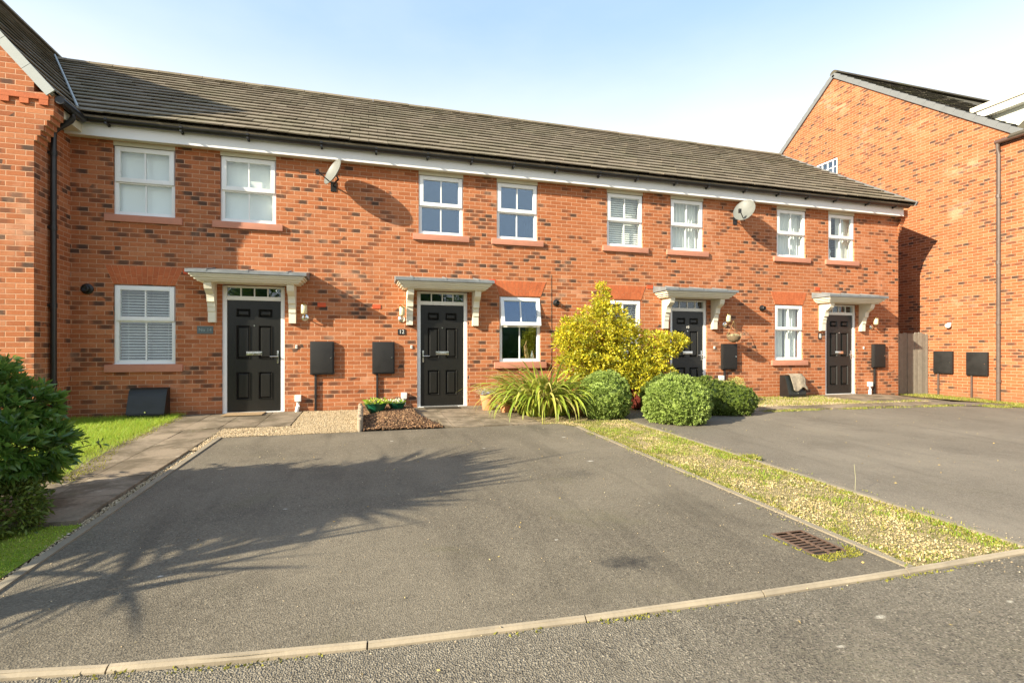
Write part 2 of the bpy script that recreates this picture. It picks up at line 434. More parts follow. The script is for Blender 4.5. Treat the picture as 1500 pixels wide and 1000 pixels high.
M['leaf_fallen'] = leaf_mat('fallen_leaf', [(0, (.42, .27, .08)), (.6, (.50, .38, .13)), (1, (.55, .50, .34))], .1, .8)
M['pebble'] = island_mat('cream_pebble', [(0, (.38, .28, .16)), (.4, (.52, .40, .24)), (.7, (.62, .50, .32)), (.9, (.34, .24, .14)), (1, (.70, .61, .45))], .8, 0)
M['chip'] = island_mat('bark_chip', [(0, (.09, .05, .027)), (.45, (.17, .09, .045)), (.8, (.27, .145, .07)), (1, (.42, .27, .14))], .9, .0)

# ------------------------------------------------------------------ foliage meshes (numpy)
def rnd_unit(n):
    v = RNG.normal(size=(n, 3)); return v/np.linalg.norm(v, axis=1)[:, None]
def norm(v): return v/np.maximum(1e-9, np.linalg.norm(v, axis=1))[:, None]
def mesh_np(name, V, F, mat, parent=None):
    me = bpy.data.meshes.new(name)
    V = np.asarray(V, dtype=np.float32).reshape(-1, 3); F = np.asarray(F, dtype=np.int32)
    k = F.shape[1]
    me.vertices.add(len(V)); me.vertices.foreach_set('co', V.ravel())
    me.loops.add(F.size); me.loops.foreach_set('vertex_index', F.ravel())
    me.polygons.add(len(F)); me.polygons.foreach_set('loop_start', np.arange(len(F), dtype=np.int32)*k)
    me.polygons.foreach_set('loop_total', np.full(len(F), k, dtype=np.int32))
    me.update(calc_edges=True); me.validate()
    return link(name, me, mat, parent)
def leaves(P, A, L, W, fold=.25, droop=0.0):
    """leaf diamonds: P base, A axis, L lengths, W widths -> V,F (4 tris per leaf, 6 verts)"""
    n = len(P); A = norm(A)
    S = norm(np.cross(A, rnd_unit(n))); N = np.cross(S, A)
    L = np.broadcast_to(L, (n,))[:, None]; W = np.broadcast_to(W, (n,))[:, None]
    dn = np.array([0, 0, -1.])
    a = P; m = P+A*L*.5+N*W*(-fold)+dn*droop*L*.25; t = P+A*L+dn*droop*L
    l = P+A*L*.48+S*W*.5+dn*droop*L*.22; r = P+A*L*.48-S*W*.5+dn*droop*L*.22
    V = np.stack([a, l, m, r, t], 1).reshape(-1, 3)
    b = (np.arange(n)*5)[:, None]
    F = np.concatenate([b+np.array([[0, 2, 1]]), b+np.array([[0, 3, 2]]), b+np.array([[1, 2, 4]]), b+np.array([[2, 3, 4]])], 0)
    return V, F
def blades(P, H, W, lean, n_seg=2):
    """upright tapering blades, each a triangle strip; lean: xyz offset of the tip"""
    n = len(P); ang = RNG.uniform(0, 2*math.pi, n); S = np.stack([np.cos(ang), np.sin(ang), 0*ang], 1)
    up = np.array([0, 0, 1.]); H = np.broadcast_to(H, (n,))[:, None]; W = np.broadcast_to(W, (n,))[:, None]
    a = P-S*W*.5; b = P+S*W*.5
    c = P+up*H*.55+lean*.35-S*W*.4; d = P+up*H*.55+lean*.35+S*W*.4; t = P+up*H+lean
    V = np.stack([a, b, c, d, t], 1).reshape(-1, 3); k = (np.arange(n)*5)[:, None]
    F = np.concatenate([k+np.array([[0, 1, 3]]), k+np.array([[0, 3, 2]]), k+np.array([[2, 3, 4]])], 0)
    return V, F
def strap(V, F, base, az, length, width, rise, droop, nseg=9, twist=0):
    """one arching folded strap leaf appended to python lists"""
    i0 = len(V); d = np.array([math.cos(az), math.sin(az), 0]); s = np.array([-math.sin(az), math.cos(az), 0])
    p = np.array(base, float); el = rise; st = length/nseg
    for k in range(nseg+1):
        t = k/nseg; w = width*(1-t**2.2)*(.65+.6*min(1, t*3)) if k < nseg else .002
        nrm = np.array([-d[0]*math.sin(el), -d[1]*math.sin(el), math.cos(el)])
        ss = s*math.cos(twist*t)+nrm*math.sin(twist*t)
        V += [p-ss*w/2+nrm*w*.18, p, p+ss*w/2+nrm*w*.18]
        if k < nseg:
            p = p+(d*math.cos(el)+np.array([0, 0, math.sin(el)]))*st; el -= droop/nseg*(.4+1.3*t)
            b = i0+3*k; F += [(b, b+1, b+4, b+3), (b+1, b+2, b+5, b+4)]
def in_poly(x, y, poly):
    c = np.zeros(len(x), bool); j = len(poly)-1
    for i in range(len(poly)):
        xi, yi = poly[i]; xj, yj = poly[j]
        c ^= ((yi > y) != (yj > y)) & (x < (xj-xi)*(y-yi)/((yj-yi) or 1e-9)+xi); j = i
    return c
def scatter(poly, n):
    xs = [p[0] for p in poly]; ys = [p[1] for p in poly]
    x = RNG.uniform(min(xs), max(xs), n); y = RNG.uniform(min(ys), max(ys), n); k = in_poly(x, y, poly)
    return x[k], y[k]
gzv = np.vectorize(gz)
def fbm(x, y, s, seed=0):
    r = np.zeros_like(x); a = 1
    for o in range(4):
        f = s*2**o
        r += a*np.sin(x*f*1.3+1.7*seed+o*2.1+1.9*np.sin(y*f*.9+seed))*np.cos(y*f*1.1+o*1.3+seed*.7+1.3*np.sin(x*f*.7)); a *= .55
    return r/2
sst = lambda v, a, b_: (lambda t: t*t*(3-2*t))(np.clip((v-a)/(b_-a), 0, 1))
vf = lambda x, y: fbm(x*1.0, y*.8, 3.4, 2)+.55*fbm(x, y, 9, 4)+.25*fbm(x, y, 21, 8)
def stones(name, x, y, z, s, mat, parent=None, flat=.6):
    n = len(x); base = np.array([[1, 0, 0], [0, 1, 0], [-1, 0, 0], [0, -1, 0], [0, 0, 1], [0, 0, -1]], float)
    a = RNG.uniform(0, 6.28, n); ca, sa = np.cos(a), np.sin(a)
    V = base[None]*RNG.uniform(.65, 1.25, (n, 6, 1))
    X = V[:, :, 0]*ca[:, None]-V[:, :, 1]*sa[:, None]*.8; Y = V[:, :, 0]*sa[:, None]+V[:, :, 1]*ca[:, None]*.8
    V = np.stack([X, Y, V[:, :, 2]*flat], 2)*s[:, None, None]+np.stack([x, y, z], 1)[:, None, :]
    F = np.array([[0, 1, 4], [1, 2, 4], [2, 3, 4], [3, 0, 4], [1, 0, 5], [2, 1, 5], [3, 2, 5], [0, 3, 5]])
    F = (F[None]+(np.arange(n)*6)[:, None, None]).reshape(-1, 3)
    return mesh_np(name, V.reshape(-1, 3), F, mat, parent)

# ------------------------------------------------------------------ ground sheets
def sheet(name, poly, dz, mat, kind='structure', thick=0, parent=None, hole=None):
    b = bmesh.new(); f = b.faces.new([b.verts.new((x, y, 0)) for x, y in poly])
    for co, no in (((0, D, 0), (0, 1, 0)), ((11.8, 0, 0), (1, 0, 0)), ((17.8, 0, 0), (1, 0, 0))):
        bmesh.ops.bisect_plane(b, geom=b.verts[:]+b.edges[:]+b.faces[:], plane_co=co, plane_no=no)
    if hole:
        hx0, hx1, hy0, hy1 = hole
        for co, no in (((hx0, 0, 0), (1, 0, 0)), ((hx1, 0, 0), (1, 0, 0)), ((0, hy0, 0), (0, 1, 0)), ((0, hy1, 0), (0, 1, 0))):
            bmesh.ops.bisect_plane(b, geom=b.verts[:]+b.edges[:]+b.faces[:], plane_co=co, plane_no=no)
        bmesh.ops.delete(b, geom=[f for f in b.faces if hx0 < f.calc_center_median().x < hx1 and hy0 < f.calc_center_median().y < hy1], context='FACES')
    for v in b.verts: v.co.z = gz(v.co.x, v.co.y)+dz
    b.normal_update()
    for f in b.faces:
        if f.normal.z < 0: f.normal_flip()
    if thick:
        r = bmesh.ops.extrude_face_region(b, geom=b.faces[:])
        for v in [g for g in r['geom'] if isinstance(g, bmesh.types.BMVert)]: v.co.z -= thick
        bmesh.ops.recalc_face_normals(b, faces=b.faces[:])
    me = bpy.data.meshes.new(name); b.to_mesh(me); b.free()
    o = link(name, me, mat, parent)
    if kind: tag(o, kind=kind)
    return o

KERB = [(-9, 4.6), (-6, 3.55), (-4, 2.98), (-2.6, 2.66), (-1.37, 2.42), (-.5, 2.29), (.4, 2.215), (1.5, 2.165), (2.74, 2.14), (4.0, 2.15), (5.5, 2.2), (8, 2.45), (12, 3.2), (18, 4.6)]
def kerb_y(x):
    for (a, b), (c, d) in zip(KERB, KERB[1:]):
        if a <= x <= c: return b+(d-b)*(x-a)/(c-a)
    return KERB[0][1] if x < KERB[0][0] else KERB[-1][1]
def kline(x0, x1, off=0):
    xs = [x0]+[k[0] for k in KERB if x0 < k[0] < x1]+[x1]
    return [(x, kerb_y(x)+off) for x in xs]

sheet('ground', [(-90, -60), (110, -60), (110, 110), (-90, 110)], -.075, M['ground'])
road = kline(-9, 18, .0)
M['road'] = asphalt_mat('road_tarmac', (.108, .092, .066), (.245, .213, .157), 125, .15, 'road', .9, 1.0)
sheet('road', [(-9, -12), (18, -12)]+road[::-1], -.018, M['road'])
DL, DR = -1.82, 3.03
sheet('driveway', kline(DL, DR, .021)+[(DR, 7.0), (2.85, 7.32), (1.1, 7.35), (DL, 7.35)], 0.0, M['drive'], hole=(2.660, 2.910, 2.455, 2.805))
sheet('driveway', kline(4.10, 14.66, .026)+[(14.66, 7.3), (12.5, 7.35), (9.2, 7.55), (6.9, 7.75), (6.2, 8.4), (4.10, 8.4)], -.004, M['drive2'])

# kerb stones along the road
def kerb_strip():
    b = MB(); pts = []
    # arc length sampling
    fine = [(x, kerb_y(x)) for x in np.linspace(-9, 18, 271)]
    L = .915; acc = .22; seg = [fine[0]]; gap = .004
    for p, q in zip(fine, fine[1:]):
        dl = math.dist(p, q); acc += dl; seg.append(q)
        if acc >= L:
            P, Q = Vector(seg[0]), Vector(seg[-1]); d = (Q-P).normalized(); n = Vector((-d.y, d.x))
            P += d*gap; Q -= d*gap; w = .025
            j = random.uniform(-.002, .002)
            def pt(v, z): return (v.x, v.y, gz(v.x, v.y)+z)
            top = .003+j; bot = -.12
            b.hexa([pt(P, bot), pt(Q, bot), pt(Q+n*w, bot), pt(P+n*w, bot),
                    pt(P+n*.012, top), pt(Q+n*.012, top), pt(Q+n*w, top+.004), pt(P+n*w, top+.004)])
            b.hexa([pt(P-n*.0005, bot), pt(Q-n*.0005, bot), pt(Q+n*.0125, bot), pt(P+n*.0125, bot),
                    pt(P-n*.0005, top-.012), pt(Q-n*.0005, top-.012), pt(Q+n*.0125, top-.001), pt(P+n*.0125, top-.001)])
            seg = [q]; acc = 0
    o = b.build('kerb', M['kerb']); tag(o, kind='structure')
kerb_strip()
def edging(name, x, y0, y1, w, h, L=.9):
    b = MB(); y = y0
    while y < y1-.05:
        e = min(y+L, y1); b.hexa([(x, y+.003, gz(x, y)-.1), (x+w, y+.003, gz(x, y)-.1), (x+w, e-.003, gz(x, e)-.1), (x, e-.003, gz(x, e)-.1),
                                 (x, y+.003, gz(x, y)+h), (x+w, y+.003, gz(x, y)+h), (x+w, e-.003, gz(x, e)+h), (x, e-.003, gz(x, e)+h)])
        y = e
    o = b.build(name, M['edging']); return tag(o, kind='structure')
edging('edging_kerb', DL-.055, kerb_y(DL)+.028, 7.35, .055, .012)
edging('edging_kerb', DR, kerb_y(DR)+.028, 7.0, .05, .010)
edging('edging_kerb', 4.06, kerb_y(4.06)+.028, 7.1, .05, .014)

# paved path: individual slabs in one sheet of slabs
def slabs(name, rects):
    b = MB()
    for (x0, x1, y0, y1) in rects:
        g = .005; j = random.uniform(-.003, .003); t = random.uniform(-.002, .002)
        b.hexa([(x0+g, y0+g, gz(x0, y0)-.05), (x1-g, y0+g, gz(x1, y0)-.05), (x1-g, y1-g, gz(x1, y1)-.05), (x0+g, y1-g, gz(x0, y1)-.05),
                (x0+g, y0+g, gz(x0, y0)+.012+j), (x1-g, y0+g, gz(x1, y0)+.012+j+t), (x1-g, y1-g, gz(x1, y1)+.012+j+t), (x0+g, y1-g, gz(x0, y1)+.012+j)])
    return tag(b.build(name, M['slab']), kind='structure')
rs = []
y = 4.28
while y < 8.0:
    h = .62
    rs += [(-2.98, -2.46, y, min(y+h, 8.04)), (-2.46, -1.97, y, min(y+h, 8.04))]; y += h
rs += [(-4.0, -2.98, 4.28, 4.9)]
for i in range(4): rs += [(-2.98+i*.472, -2.98+(i+1)*.472, 8.04, 8.80), (-2.98+i*.472, -2.98+(i+1)*.472, 8.80, 9.575)]
slabs('path', rs)
rs = []
for i in range(4):
    for j in range(3):
        rs.append((.78+i*.46+(j == 0)*.32*(i == 0), .78+(i+1)*.46, 7.37+j*.735, min(7.37+(j+1)*.735, 9.575)))
slabs('path', rs)
rs = []
for i in range(8): rs.append((6.95+i*.6, 6.95+(i+1)*.6, 7.74-.02*i, 8.16-.02*i))
for i in range(4): rs += [(10.35+i*.62, 10.35+(i+1)*.62, 8.25, 8.9), (10.35+i*.62, 10.35+(i+1)*.62, 8.9, 9.575)]
slabs('path', rs)
sheet('path', [(11.75, 7.45), (14.69, 7.4), (14.69, 8.25), (12.84, 8.25), (12.84, 9.57), (13.04, 9.58), (13.04, 10.2), (14.69, 10.2), (14.69, 8.26), (14.69, 7.4)][:4]+[(11.75, 8.25)], .0, M['drive2'])

# lawn beside the path
LAWN = [(-4.5, 9.56), (-2.92, 9.56), (-2.86, 7.6), (-2.84, 6.9), (-2.78, 6.2), (-2.7, 5.7), (-2.9, 5.2), (-3.2, 4.95), (-6.5, 4.95), (-6.5, 8.66), (-4.5, 8.66)]
sheet('lawn', LAWN, -.02, M['lawn_soil'])
MOSS = [(DL-.11, kerb_y(DL)+.06), (DL-.11, 4.25), (-4.0, 4.25), (-4.0, 4.9), (-8.5, 4.9)]+kline(-8.5, DL-.11, .028)[:-1]
sheet('lawn', MOSS, -.008, M['mossbase'])
def grass(name, poly, n, hmin, hmax, mat, dens=None, w=.0045, dz=-.02):
    x, y = scatter(poly, n)
    if dens is not None:
        k = RNG.uniform(0, 1, len(x)) < dens(x, y); x, y = x[k], y[k]
    z = gzv(x, y)+dz; P = np.stack([x, y, z], 1)
    H = RNG.uniform(hmin, hmax, len(x))*(1+.35*fbm(x, y, 3)); lean = RNG.normal(size=(len(x), 3))*np.array([.5, .5, 0])*H[:, None]
    V, F = blades(P, H, w, lean)
    return tag(mesh_np(name, V, F, mat), kind='stuff')
grass('grass', LAWN, 80000, .045, .095, M['l_grass'], lambda x, y: .9+0*x)
grass('grass', MOSS, 90000, .008, .018, M['l_grass'], lambda x, y: .75+.4*fbm(x, y, 2), .006, -.008)
b_edge = [(-3.0, 9.5), (-2.84, 9.5), (-2.76, 6.9), (-2.5, 5.9), (-2.55, 5.4), (-3.2, 4.9), (-3.2, 5.4)]
grass('moss', b_edge, 9000, .01, .03, M['l_moss'], lambda x, y: .8+0*x, .012, 0)

# gravel bed, bark bed
def gravel(name, poly, n, smin, smax, mat, dz, dens=None):
    x, y = scatter(poly, n)
    if dens is not None:
        k = RNG.uniform(0, 1, len(x)) < dens(x, y); x, y = x[k], y[k]
    s = RNG.uniform(smin, smax, len(x)); z = gzv(x, y)+dz+RNG.uniform(0, .008, len(x))+.006*fbm(x, y, 5)
    return tag(stones(name, x, y, z, s, mat), kind='stuff')
G1 = [(-1.97, 6.6), (-1.88, 6.6), (-1.88, 7.36), (-.13, 7.36), (-.13, 9.56), (-1.08, 9.56), (-1.08, 8.03), (-1.97, 8.03)]
sheet('gravel_bed', G1, -.004, M['gravel_base'])
gravel('gravel', G1, 34000, .006, .012, M['pebble'], 0)
gravel('gravel', [(-1.965, 3.1), (-1.885, 3.1), (-1.885, 7.0), (-1.965, 7.0)], 2600, .006, .014, M['pebble'], -.02)
BARK = [(-.06, 7.40), (1.08, 7.37), (1.02, 7.7), (.80, 8.2), (.74, 9.55), (-.06, 9.55)]
sheet('bark_bed', BARK, -.004, M['soil'])
def chips():
    x, y = scatter(BARK, 9000)
    hump = np.clip(np.minimum(np.minimum(x+.06, 1.05-x), np.minimum(y-7.36, 9.6-y)), 0, .3)*.22
    z = gzv(x, y)+.01+hump+RNG.uniform(0, .012, len(x)); n = len(x)
    P = np.stack([x, y, z], 1); A = norm(RNG.normal(size=(n, 3))*np.array([1, 1, .3]))
    S = norm(np.cross(A, rnd_unit(n)*np.array([.3, .3, 1]))); L = RNG.uniform(.012, .032, n)[:, None]; W = L*RNG.uniform(.25, .5, (n, 1))
    N = np.cross(A, S)*.003
    q = [P-A*L-S*W, P+A*L-S*W*.7, P+A*L*.9+S*W, P-A*L*.8+S*W*.9]
    V = np.stack([p-N for p in q]+[p+N for p in q], 1).reshape(-1, 3)
    f = np.array([[3, 2, 1, 0], [4, 5, 6, 7], [0, 1, 5, 4], [1, 2, 6, 5], [2, 3, 7, 6], [3, 0, 4, 7]])
    F = (f[None]+(np.arange(n)*8)[:, None, None]).reshape(-1, 4)
    tag(mesh_np('bark_chips', V, F, M['chip']), kind='stuff')
    # heap under the chips
    nx = 14; ny = 24; V = []; Fh = []
    for j in range(ny+1):
        for i in range(nx+1):
            yy = 7.40+2.14*j/ny; xr = 1.05 if yy < 7.7 else .78
            xx = -.05+(xr+.03)*i/nx
            h = min(min(xx+.06, 1.05-xx), min(yy-7.38, 9.6-yy)); h = max(0, min(.3, h))*.22
            V.append((xx, yy, gz(xx, yy)+h))
    for j in range(ny):
        for i in range(nx): a = j*(nx+1)+i; Fh.append((a, a+1, a+nx+2, a+nx+1))
    tag(mesh_np('soil', V, Fh, M['soil']), kind='structure')
chips()

# verge between the two driveways: gravel with moss, grass and weeds coming through
VERGE = [(DR+.05, kerb_y(DR)+.028), (4.06, kerb_y(4.06)+.028), (4.06, 7.1), (4.3, 8.3), (4.3, 9.5), (2.65, 9.5), (2.62, 7.34), (2.87, 7.32), (DR+.05, 7.0)]
sheet('verge', VERGE, -.004, M['verge_base'])
gravel('gravel', VERGE, 42000, .002, .0055, M['pebble'], 0, lambda x, y: 1-.85*sst(vf(x, y), .0, .3))
vd = lambda x, y: (.10+.9*sst(vf(x, y), -.28, .22))*(y < 7.4)
grass('weeds', VERGE, 60000, .010, .028, M['l_weed'], vd, .006, 0)
grass('weeds', VERGE, 22000, .012, .034, M['l_grass'], lambda x, y: sst(vf(x, y)+.3*(x > 3.7)-.03*(y-2), .12, .45)*(y < 6.8), .006, 0)
grass('straw', VERGE, 42000, .004, .014, M['l_straw2'], lambda x, y: (.08+.92*sst(fbm(x, y, 4, 12)+.5*fbm(x, y, 13, 3), -.1, .3))*(y < 7.4), .010, .006)
grass('moss', [(DR+.03, kerb_y(3.1)+.1), (DR+.16, kerb_y(3.1)+.1), (DR+.14, 7), (DR+.03, 7)], 3500, .006, .018, M['l_moss'], lambda x, y: .6+.8*fbm(x, y, 3, 1), .012, 0)
grass('moss', [(3.93, kerb_y(4)+.1), (4.09, kerb_y(4)+.1), (4.09, 7.1), (3.93, 7.1)], 4500, .006, .02, M['l_moss'], lambda x, y: .6+.8*fbm(x, y, 3, 3), .012, 0)
for (a, b_) in ((DR-.10, DR+.08), (3.95, 4.22)):
    sp = [(a, kerb_y(a)+.03), (b_, kerb_y(b_)+.03), (b_, 7.0), (a, 7.0)]
    gravel('gravel', sp, 2600, .002, .005, M['pebble'], .008, lambda x, y: np.clip(.25+.5*fbm(x*3, y, 4, 3), .03, .8))
    grass('weeds', sp, 2600, .006, .022, M['l_weed'], lambda x, y: sst(fbm(x*2, y, 5, 6), .05, .45)*.8, .007, .006)
# moss in the gutter line in front of the kerb
gut = kline(-2.6, 8, -.035)+kline(-2.6, 8, .004)[::-1]
grass('moss', gut, 26000, .004, .014, M['l_moss'], lambda x, y: np.clip(.15+1.6*fbm(x, y*0, 2.7, 5), 0, .9), .010, -.018)
gravel('gravel', gut, 2500, .003, .008, M['pebble'], -.018, lambda x, y: .25+0*x)
gravel('gravel', kline(2.9, 6, -.5)+kline(2.9, 6, -.01)[::-1], 7000, .003, .008, M['pebble'], -.018, lambda x, y: np.clip(.9*fbm(x, y, 3, 9), 0, .55))
# strip along house four and to the gable
S4 = [(6.9, 8.2), (12.0, 8.1), (12.0, 8.2), (10.3, 8.35), (10.3, 9.56), (6.9, 9.56)]
sheet('gravel_bed', [(4.31, 8.4), (6.9, 8.18), (10.33, 8.1), (10.33, 9.57), (4.31, 9.57)], -.006, M['verge_base'])
gravel('gravel', S4, 12000, .006, .014, M['pebble'], 0)
grass('weeds', S4, 22000, .012, .05, M['l_weed'], lambda x, y: np.clip(.3+.6*fbm(x, y, 2, 3), .05, .9), .009, 0)
grass('weeds', [(7.0, 7.55), (12.2, 7.3), (12.2, 7.46), (7.0, 7.75)], 9000, .01, .04, M['l_weed'], lambda x, y: np.clip(.35+.8*fbm(x, y, 2.5, 6), 0, .9), .010, 0)
S5 = [(13.15, 9.1), (14.68, 7.2), (14.68, 10.0), (13.15, 10.0)]
sheet('verge', S5, .006, M['verge_base'])
grass('weeds', S5, 14000, .015, .07, M['l_weed'], lambda x, y: np.clip(.25+(x-13.7)*.5+.4*fbm(x, y, 2.5, 6), 0, .9), .010, 0)
grass('weeds', [(12.3, 7.15), (14.68, 7.1), (14.68, 7.6), (12.3, 7.5)], 6000, .015, .06, M['l_weed'], lambda x, y: np.clip(.3+.6*fbm(x, y, 2.5, 8), 0, .8), .010, 0)

# ------------------------------------------------------------------ building helpers
def wall_y(mb, x0, x1, z0, z1, yf, th, ops=()):
    """wall facing -Y with openings (ox0,ox1,oz0,oz1); solid with reveals"""
    xs = sorted({x0, x1, *[o[0] for o in ops], *[o[1] for o in ops]}); zs = sorted({z0, z1, *[o[2] for o in ops], *[o[3] for o in ops]})
    def solid(i, j):
        if i < 0 or j < 0 or i >= len(xs)-1 or j >= len(zs)-1: return False
        cx = (xs[i]+xs[i+1])/2; cz = (zs[j]+zs[j+1])/2
        return not any(o[0] < cx < o[1] and o[2] < cz < o[3] for o in ops)
    b = mb.b; yb = yf+th
    q = lambda *p: b.faces.new([b.verts.new(v) for v in p])
    for i in range(len(xs)-1):
        for j in range(len(zs)-1):
            if not solid(i, j): continue
            a, c, e, f = xs[i], xs[i+1], zs[j], zs[j+1]
            q((a, yf, e), (c, yf, e), (c, yf, f), (a, yf, f)); q((a, yb, e), (a, yb, f), (c, yb, f), (c, yb, e))
            if not solid(i-1, j): q((a, yf, e), (a, yf, f), (a, yb, f), (a, yb, e))
            if not solid(i+1, j): q((c, yf, e), (c, yb, e), (c, yb, f), (c, yf, f))
            if not solid(i, j-1): q((a, yf, e), (a, yb, e), (c, yb, e), (c, yf, e))
            if not solid(i, j+1): q((a, yf, f), (c, yf, f), (c, yb, f), (a, yb, f))
def wall_obj(name, mb, mat, parent):
    bmesh.ops.remove_doubles(mb.b, verts=mb.b.verts[:], dist=.0005)
    return mb.build(name, mat, parent)

def roof_tiles(mb, O, U, V, width, length, rows, tw, rnd=.004, lap=.04, th=.020, phase=0, cutl=True, cutr=True):
    """O eave corner, U along the eave, V up the slope; each tile a thin tilted slab"""
    U = Vector(U).normalized(); V = Vector(V).normalized(); N = U.cross(V); N = N if N.z > 0 else -N
    O = Vector(O); h = length/rows; b = mb.b
    for r in range(rows):
        off = (r % 2)*tw*.5; c = -1 if off else 0; n = int((width+phase)/tw)+3
        for c in range(-1, n):
            u0 = c*tw+off-phase; u1 = u0+tw; mid = (u0+u1)/2+.013
            if not cutl and not 0 <= mid: continue
            if not cutr and not mid < width: continue
            if cutl: u0 = max(u0, 0)
            if cutr: u1 = min(u1, width)
            if u1-u0 < .02: continue
            v0 = r*h; v1 = (r+1)*h+lap
            if r == rows-1: v1 = length
            j = random.uniform(-rnd, rnd); k = random.uniform(-.004, .004); g = .0035; dv = random.uniform(-.008, .008)
            def P(u, v, t): return O+U*u+V*v+N*t
            lo = .043+j; hi = .006
            mb.hexa([P(u0+g, v0+dv, lo-th), P(u1-g, v0+dv, lo-th+k), P(u1-g, v1, hi-th), P(u0+g, v1, hi-th),
                     P(u0+g, v0+dv, lo), P(u1-g, v0+dv, lo+k), P(u1-g, v1, hi), P(u0+g, v1, hi)])
def slab_between(mb, O, U, V, w, l, t0, t1):
    U = Vector(U).normalized(); V = Vector(V).normalized(); N = U.cross(V); N = N if N.z > 0 else -N; O = Vector(O)
    P = lambda u, v, t: O+U*u+V*v+N*t
    mb.hexa([P(0, 0, t0), P(w, 0, t0), P(w, l, t0), P(0, l, t0), P(0, 0, t1), P(w, 0, t1), P(w, l, t1), P(0, l, t1)])

WIN_Y = D+.035
def window(parent, x0, x1, z0, z1, split, dress=None, tilt=0, glass='glass', label=None):
    fw = .062; y0, y1 = WIN_Y, WIN_Y+.07
    f = MB()
    f.box(x0, x0+fw, y0, y1, z0, z1, bev=.004).box(x1-fw, x1, y0, y1, z0, z1, bev=.004)
    f.box(x0+fw, x1-fw, y0, y1, z0, z0+fw, bev=.004).box(x0+fw, x1-fw, y0, y1, z1-fw*.6, z1, bev=.004)
    f.box(x0+fw, x1-fw, y0, y1, split-.028, split+.012, bev=.003)
    f.box(x0-.004, x1+.004, y0-.03, y0+.02, z0-.012, z0+.006)
    fr = f.build('window', M['upvc'], parent, auto=40)
    if label: fr['label'] = label
    # opening top sash, proud of the frame
    s = MB(); a = .020; sw = .070; ys0, ys1 = y0-.028, y0+.04
    sx0, sx1, sz0, sz1 = x0+a, x1-a, split-.006, z1-.014
    T = None
    if tilt:
        T = Matrix.Translation((0, ys0, sz1)) @ Matrix.Rotation(-tilt, 4, 'X') @ Matrix.Translation((0, -ys0, -sz1))
    s.box(sx0, sx0+sw, ys0, ys1, sz0, sz1, T, .004).box(sx1-sw, sx1, ys0, ys1, sz0, sz1, T, .004)
    s.box(sx0+sw, sx1-sw, ys0, ys1, sz0, sz0+sw, T, .004).box(sx0+sw, sx1-sw, ys0, ys1, sz1-sw, sz1, T, .004)
    cx = (x0+x1)/2
    s.box(cx-.010, cx+.010, ys0+.014, ys1-.01, sz0+sw, sz1-sw, T)
    sash = s.build('sash', M['upvc'], fr, auto=40)
    g = MB(); g.box(sx0+sw-.004, sx1-sw+.004, ys0+.028, ys0+.034, sz0+sw-.004, sz1-sw+.004, T); g.build('pane', M[glass], fr)
    b = MB(); b.box(cx-.010, cx+.010, y0+.018, y0+.05, z0+fw, split-.022); b.build('glazing_bar', M['upvc'], fr)
    g = MB(); g.box(x0+fw-.004, x1-fw+.004, y0+.032, y0+.038, z0+fw-.004, split-.018); g.build('pane', M[glass], fr)
    yb = y1+.035
    if dress == 'blind':
        b = MB(); b.box(x0+.01, x1-.01, yb, yb+.004, z0+.01, z1-.01); b.build('blind', M['blind'], fr)
    elif dress == 'slats' or dress == 'slats_half':
        b = MB(); z = z1-.05; zb = z0+.02
        while z > zb:
            Tm = Matrix.Translation((0, yb+.02, z)) @ Matrix.Rotation(R(29 if z0 < 3 else 72), 4, 'X')
            b.box(x0+.015, x1-.015, -.019, .019, -.0013, .0013, Tm); z -= .047
        for xx in (x0+.15, x1-.15): b.box(xx-.0015, xx+.0015, yb+.019, yb+.021, zb, z1-.03)
        b.build('blind', M['slat'], fr)
    elif dress in ('curtain', 'curtain_right', 'curtain_both'):
        spans = {'curtain': [(x0+.02, x1-.02)], 'curtain_right': [(cx+.0, x1-.02)], 'curtain_both': [(x0+.02, cx-.02), (cx+.02, x1-.02)]}[dress]
        for (a0, a1) in spans:
            n = 60; V = []; F = []
            for i in range(n+1):
                t = i/n; xx = a0+(a1-a0)*t; yy = yb+.035+.022*math.sin(t*(a1-a0)*75+.6*math.sin(t*9))
                V += [(xx, yy, z0), (xx+.008*math.sin(i), yy, z1)]
                if i < n: F.append((2*i, 2*i+2, 2*i+3, 2*i+1))
            mesh_np('curtain', V, F, M['curtain'], fr)
    return fr

def sill(parent, x0, x1, z, hh=.115):
    b = MB(); b.box(x0-.11, x1+.11, D-.048, D+.06, z-hh, z-.004, bev=.006)
    return b.build('sill', M['stone'], parent, auto=40)
def flat_arch(parent, x0, x1, z0=2.165, z1=2.465):
    m = MB(); sp = .115
    m.prism([(x0-.004, z0), (x1+.004, z0), (x1+sp, z1), (x0-sp, z1)], 'y', D-.0035, D+.02)
    back = m.build('arch_lintel', M['arch_mortar'], parent)
    a = MB(); n = 13
    for i in range(n):
        for (f0, f1) in (((0, .5), (.5, 1)) if i % 2 else ((0, .33), (.33, 1))):
            q = []
            for t, f in ((i/n, f0), ((i+1)/n, f0), ((i+1)/n, f1), (i/n, f1)):
                xb = x0+(x1-x0)*t; xt = (x0-sp)+(x1-x0+2*sp)*t
                q.append((xb+(xt-xb)*f, z0+(z1-z0)*f))
            g = .0035; cxq = sum(p[0] for p in q)/4
            q = [(p[0]+(g if p[0] < cxq else -g), p[1]+(g if k < 2 else -g)) for k, p in enumerate(q)]
            a.prism(q, 'y', D-.007, D+.01)
    a.build('arch_brick', M['arch'], back)
    return back

